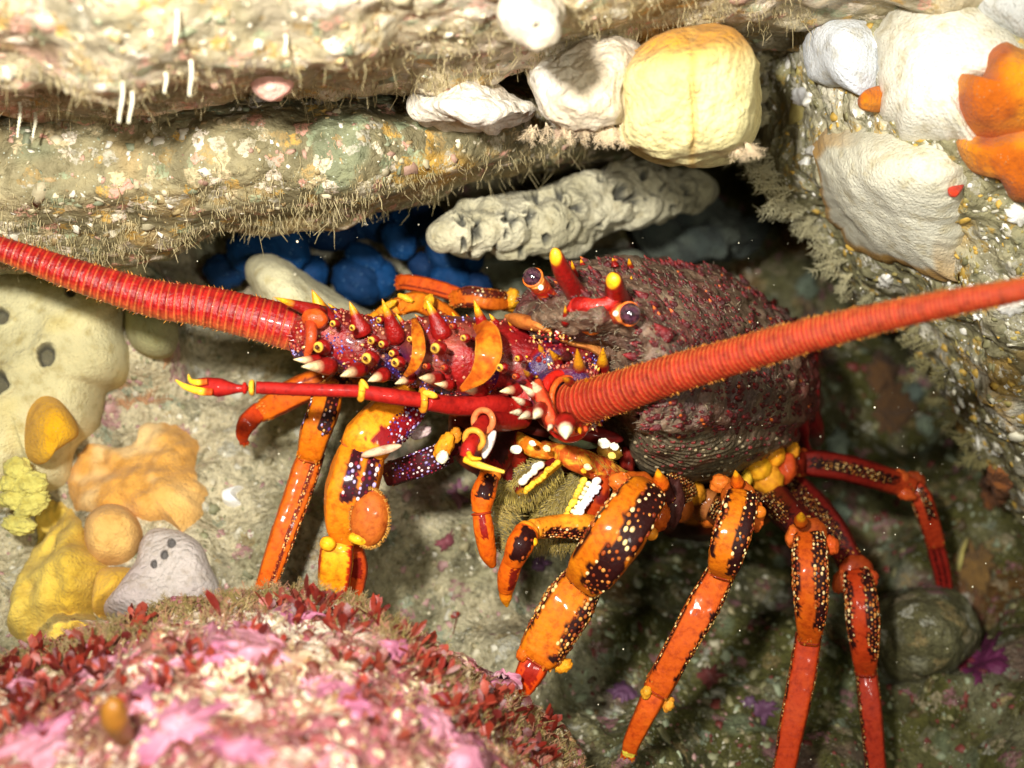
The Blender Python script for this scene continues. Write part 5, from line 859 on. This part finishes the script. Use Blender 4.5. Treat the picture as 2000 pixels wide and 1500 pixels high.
leg('fourth right leg, dull red, just right of the vertical one', [
    ([(1500,925,1.30),(1560,965,1.26),(1620,1030,1.2),(1665,1105,1.17)], [34,42,38,30], C('#5c100a'), DARK, [(-30,20,.2,.9)], .9, dict(cols=GB, r=(1.3,2.4))),
    ([(1672,1115,1.16),(1682,1170,1.13),(1688,1250,1.13),(1690,1312,1.15)], ([0,.12,.5,.82,1], [22,36,40,32,22]), O3, DARK, [(28,90,.05,.68),(-75,-12,.04,.78)], 1.5, dict(r=(1.8,3.6), end=C('#7a1c08'))),
    ([(1690,1300,1.16),(1700,1380,1.15),(1708,1470,1.15),(1718,1570,1.15)], [25,27,25,22], O4, DARK, [(38,66,.0,1.0),(-90,-60,.0,.3)], .6, dict(cols=GB, r=(1.2,2.2)))],
    [(1640,1135,1.15,15,30,.2,'#b04a1c'),(1700,1128,1.15,18,20,-.3,'#b0401a')], exD)
def exE(mb): arc(mb, 1560, 905, 1.22, 30, 7, -1.8, 1.2, C('#b84a18')); arc(mb, 1784, 945, 1.30, 24, 6, -.6, 3.2, C('#b84a20'))
leg('hindmost right leg stretched out right, its shin hidden by the round stone', [
    ([(1530,905,1.24),(1545,905,1.23),(1562,905,1.22)], [24,32,28], C('#7a1c0c'), DARK, [(-40,40,.2,.8)], 0),
    ([(1560,902,1.24),(1640,912,1.25),(1710,930,1.27),(1775,950,1.30)], ([0,.1,.5,.9,1], [26,33,33,30,24]), C('#641008'), C('#1a0404'), [(-25,20,.04,.78)], 2.0, dict(cols=GB, r=(1.4,2.6), c=dict(base2=C('#b8401a')))),
    ([(1784,948,1.31),(1800,975,1.31),(1815,1020,1.33),(1828,1060,1.35)], [20,26,25,20], C('#a83418'), C('#1c0404'), [(-40,5,.1,.55),(40,80,.1,.7)], 1.0, dict(r=(1.4,2.4))),
    ([(1822,1050,1.35),(1832,1085,1.37),(1842,1130,1.39),(1848,1190,1.41)], [20,22,20,17], C('#8c2018'), C('#3c0a08'), [(-25,-12,.1,1),(12,26,.1,1)], 0)],
    [(1755,930,1.28,22,16,.3,'#c05424'),(1770,965,1.28,24,14,.3,'#b84a1c'),(1548,880,1.2,16,20,.2,'#c8801c')], exE)
def exF(mb):
    bl_(mb, 722, 1012, .925, 38, 58, 30, C('#a8541a'), .15, (.12, 3)); bl_(mb, 640, 1062, .93, 16, 14, 12, YEL, .2); bl_(mb, 700, 1052, .92, 20, 12, 12, C('#e8a81c'), .2)
    bl_(mb, 745, 880, .92, 42, 9, 12, C('#c8a488'), -.25)
    for k in range(240):
        a = rng.uniform(0, 6.3); b = pt(722 + 36 * math.cos(a), 1012 + 55 * math.sin(a), .92); d = norm(RGT * math.cos(a) - UPV * math.sin(a) + rng.normal(0, .4, 3)); mb.tube(np.array([b, b + d * 7 * PX(1)]), [1 * PX(1), .3 * PX(1)], C('#c08a3c'), n=3, cap=False)
leg('stout front left leg, yellow and crimson, planted behind the boulder crest', [
    ([(960,820,1.08),(915,845,1.04),(880,872,1.0)], [34,36,24], C('#4c0a0e'), C('#2c0508'), [(-60,60,.1,.8)], 1.5, dict(cols=WB, r=(1.5,2.8))),
    ([(872,885,1.0),(825,905,.99),(765,925,1.02)], [30,32,30], C('#4a0a0e'), C('#34060c'), [(-60,70,.05,.85)], 1.5, dict(cols=WB, r=(1.6,3))),
    ([(792,790,1.0),(765,815,.97),(728,850,.95),(698,885,.95)], ([0,.3,.8,1], [50,62,62,48]), C('#d07810'), C('#7c0c12'), [(-100,-2,.0,.72)], 1.6, dict(cols=WB, r=(2.0,3.8), end=C('#9a4a10'))),
    ([(708,878,.96),(694,930,.94),(678,990,.94),(672,1052,.95)], ([0,.15,.5,.85,1], [44,62,64,48,36]), C('#cc6c0c'), C('#2c0610'), [(-45,-14,.05,.66),(-8,22,.06,.55)], 1.7, dict(cols=WB, r=(2.4,4.4))),
    ([(660,1052,.95),(656,1100,.95),(650,1170,.97)], [38,42,36], C('#d88a10'), C('#b02c0a'), [(-80,-35,.0,1.0),(50,90,.1,.6)], 0),
    ([(690,1070,.98),(696,1110,.99),(690,1165,1.0)], [24,28,22], C('#a83a10'), C('#701408'), [(-30,30,.1,.6)], 0)],
    [(868,872,.975,20,34,.5,'#e0901c'),(864,893,.96,13,16,.5,'#fff4d0'),(890,850,.98,14,18,.2,'#c87a1c'),(822,845,1.0,24,14,-.4,'#b8a0a0')], exF)
leg('slim amber left leg beside the stout one, with bead rows', [
    ([(720,700,1.12),(680,735,1.08),(645,765,1.06)], [26,30,30], C('#8a3c0c'), DARK, [(-30,50,.1,.9)], .5),
    ([(642,765,1.05),(630,810,1.03),(615,850,1.03),(604,895,1.04)], ([0,.15,.6,.9,1], [30,38,38,33,24]), C('#c86408'), DARK, [(-45,0,.0,.55),(50,90,.05,.6)], 1.5, dict(cols=WB + GB, r=(2.2,4.0), end=C('#9a4410'))),
    ([(610,882,1.05),(580,970,1.04),(548,1060,1.03),(515,1160,1.03)], ([0,.2,.7,1], [32,34,30,25]), C('#c45408'), C('#5c1408'), [(-80,-45,.0,1.0),(-30,-12,.05,1.0)], 1.3, dict(cols=[C('#8c3a18'), C('#c8742c'), C('#e8b070')], r=(1.4,2.8)))], [(650,760,1.05,22,16,.2,'#c86c10')])
leg('short orange leg poking out left under the antenna base', [
    ([(720,715,1.13),(660,735,1.12),(580,765,1.11),(505,808,1.11)], ([0,.3,.8,1], [26,38,34,24]), C('#c05408'), C('#6a1c0a'), [(-55,-42,.05,.9),(-10,2,.1,.7),(22,32,.2,.8)], 0, dict(c=dict(rag=.25))),
    ([(508,802,1.11),(484,825,1.10),(474,848,1.10),(478,866,1.11)], [23,24,17,5], C('#b8360c'), C('#5a2808'), [(-180,180,.9,1.4)], 0)])
leg('far side orange leg folded behind the antenna base', [
    ([(1030,610,1.2),(1010,596,1.17),(985,590,1.15)], [20,24,20], C('#d8881c'), C('#8c2c0c'), [(-20,20,.2,.6)], 0),
    ([(995,588,1.15),(955,585,1.13),(915,580,1.13),(885,585,1.14)], ([0,.2,.7,1], [18,26,26,18]), C('#c05a10'), C('#4c1408'), [(10,60,.1,.75),(-60,-30,.5,.9)], 1.4, dict(r=(1.6,2.8))),
    ([(900,578,1.14),(850,562,1.15),(800,552,1.16),(782,552,1.17)], [19,20,20,17], C('#b8440e'), C('#6c1c0a'), [(-30,-18,.1,.8),(-60,-50,.1,.8)], 0)], [(1000,582,1.14,18,22,.3,'#e09a20'),(965,572,1.13,24,8,.3,'#d88a1c')])
leg('far side amber leg peeping over the antenna base spines', [
    ([(900,640,1.12),(860,610,1.10),(815,590,1.09),(775,600,1.08)], [20,26,26,22], C('#c8640c'), C('#7a2008'), [(-30,10,.2,.6)], .8),
    ([(775,598,1.08),(750,612,1.08),(722,628,1.09)], [22,20,14], C('#d07a14'), C('#6a200a'), [(-40,10,.2,.7)], .8)], [(792,582,1.07,20,7,.4,'#e8b028'),(838,590,1.06,12,18,.3,'#e0a020'),(760,595,1.06,20,8,-.5,'#e8a824')])
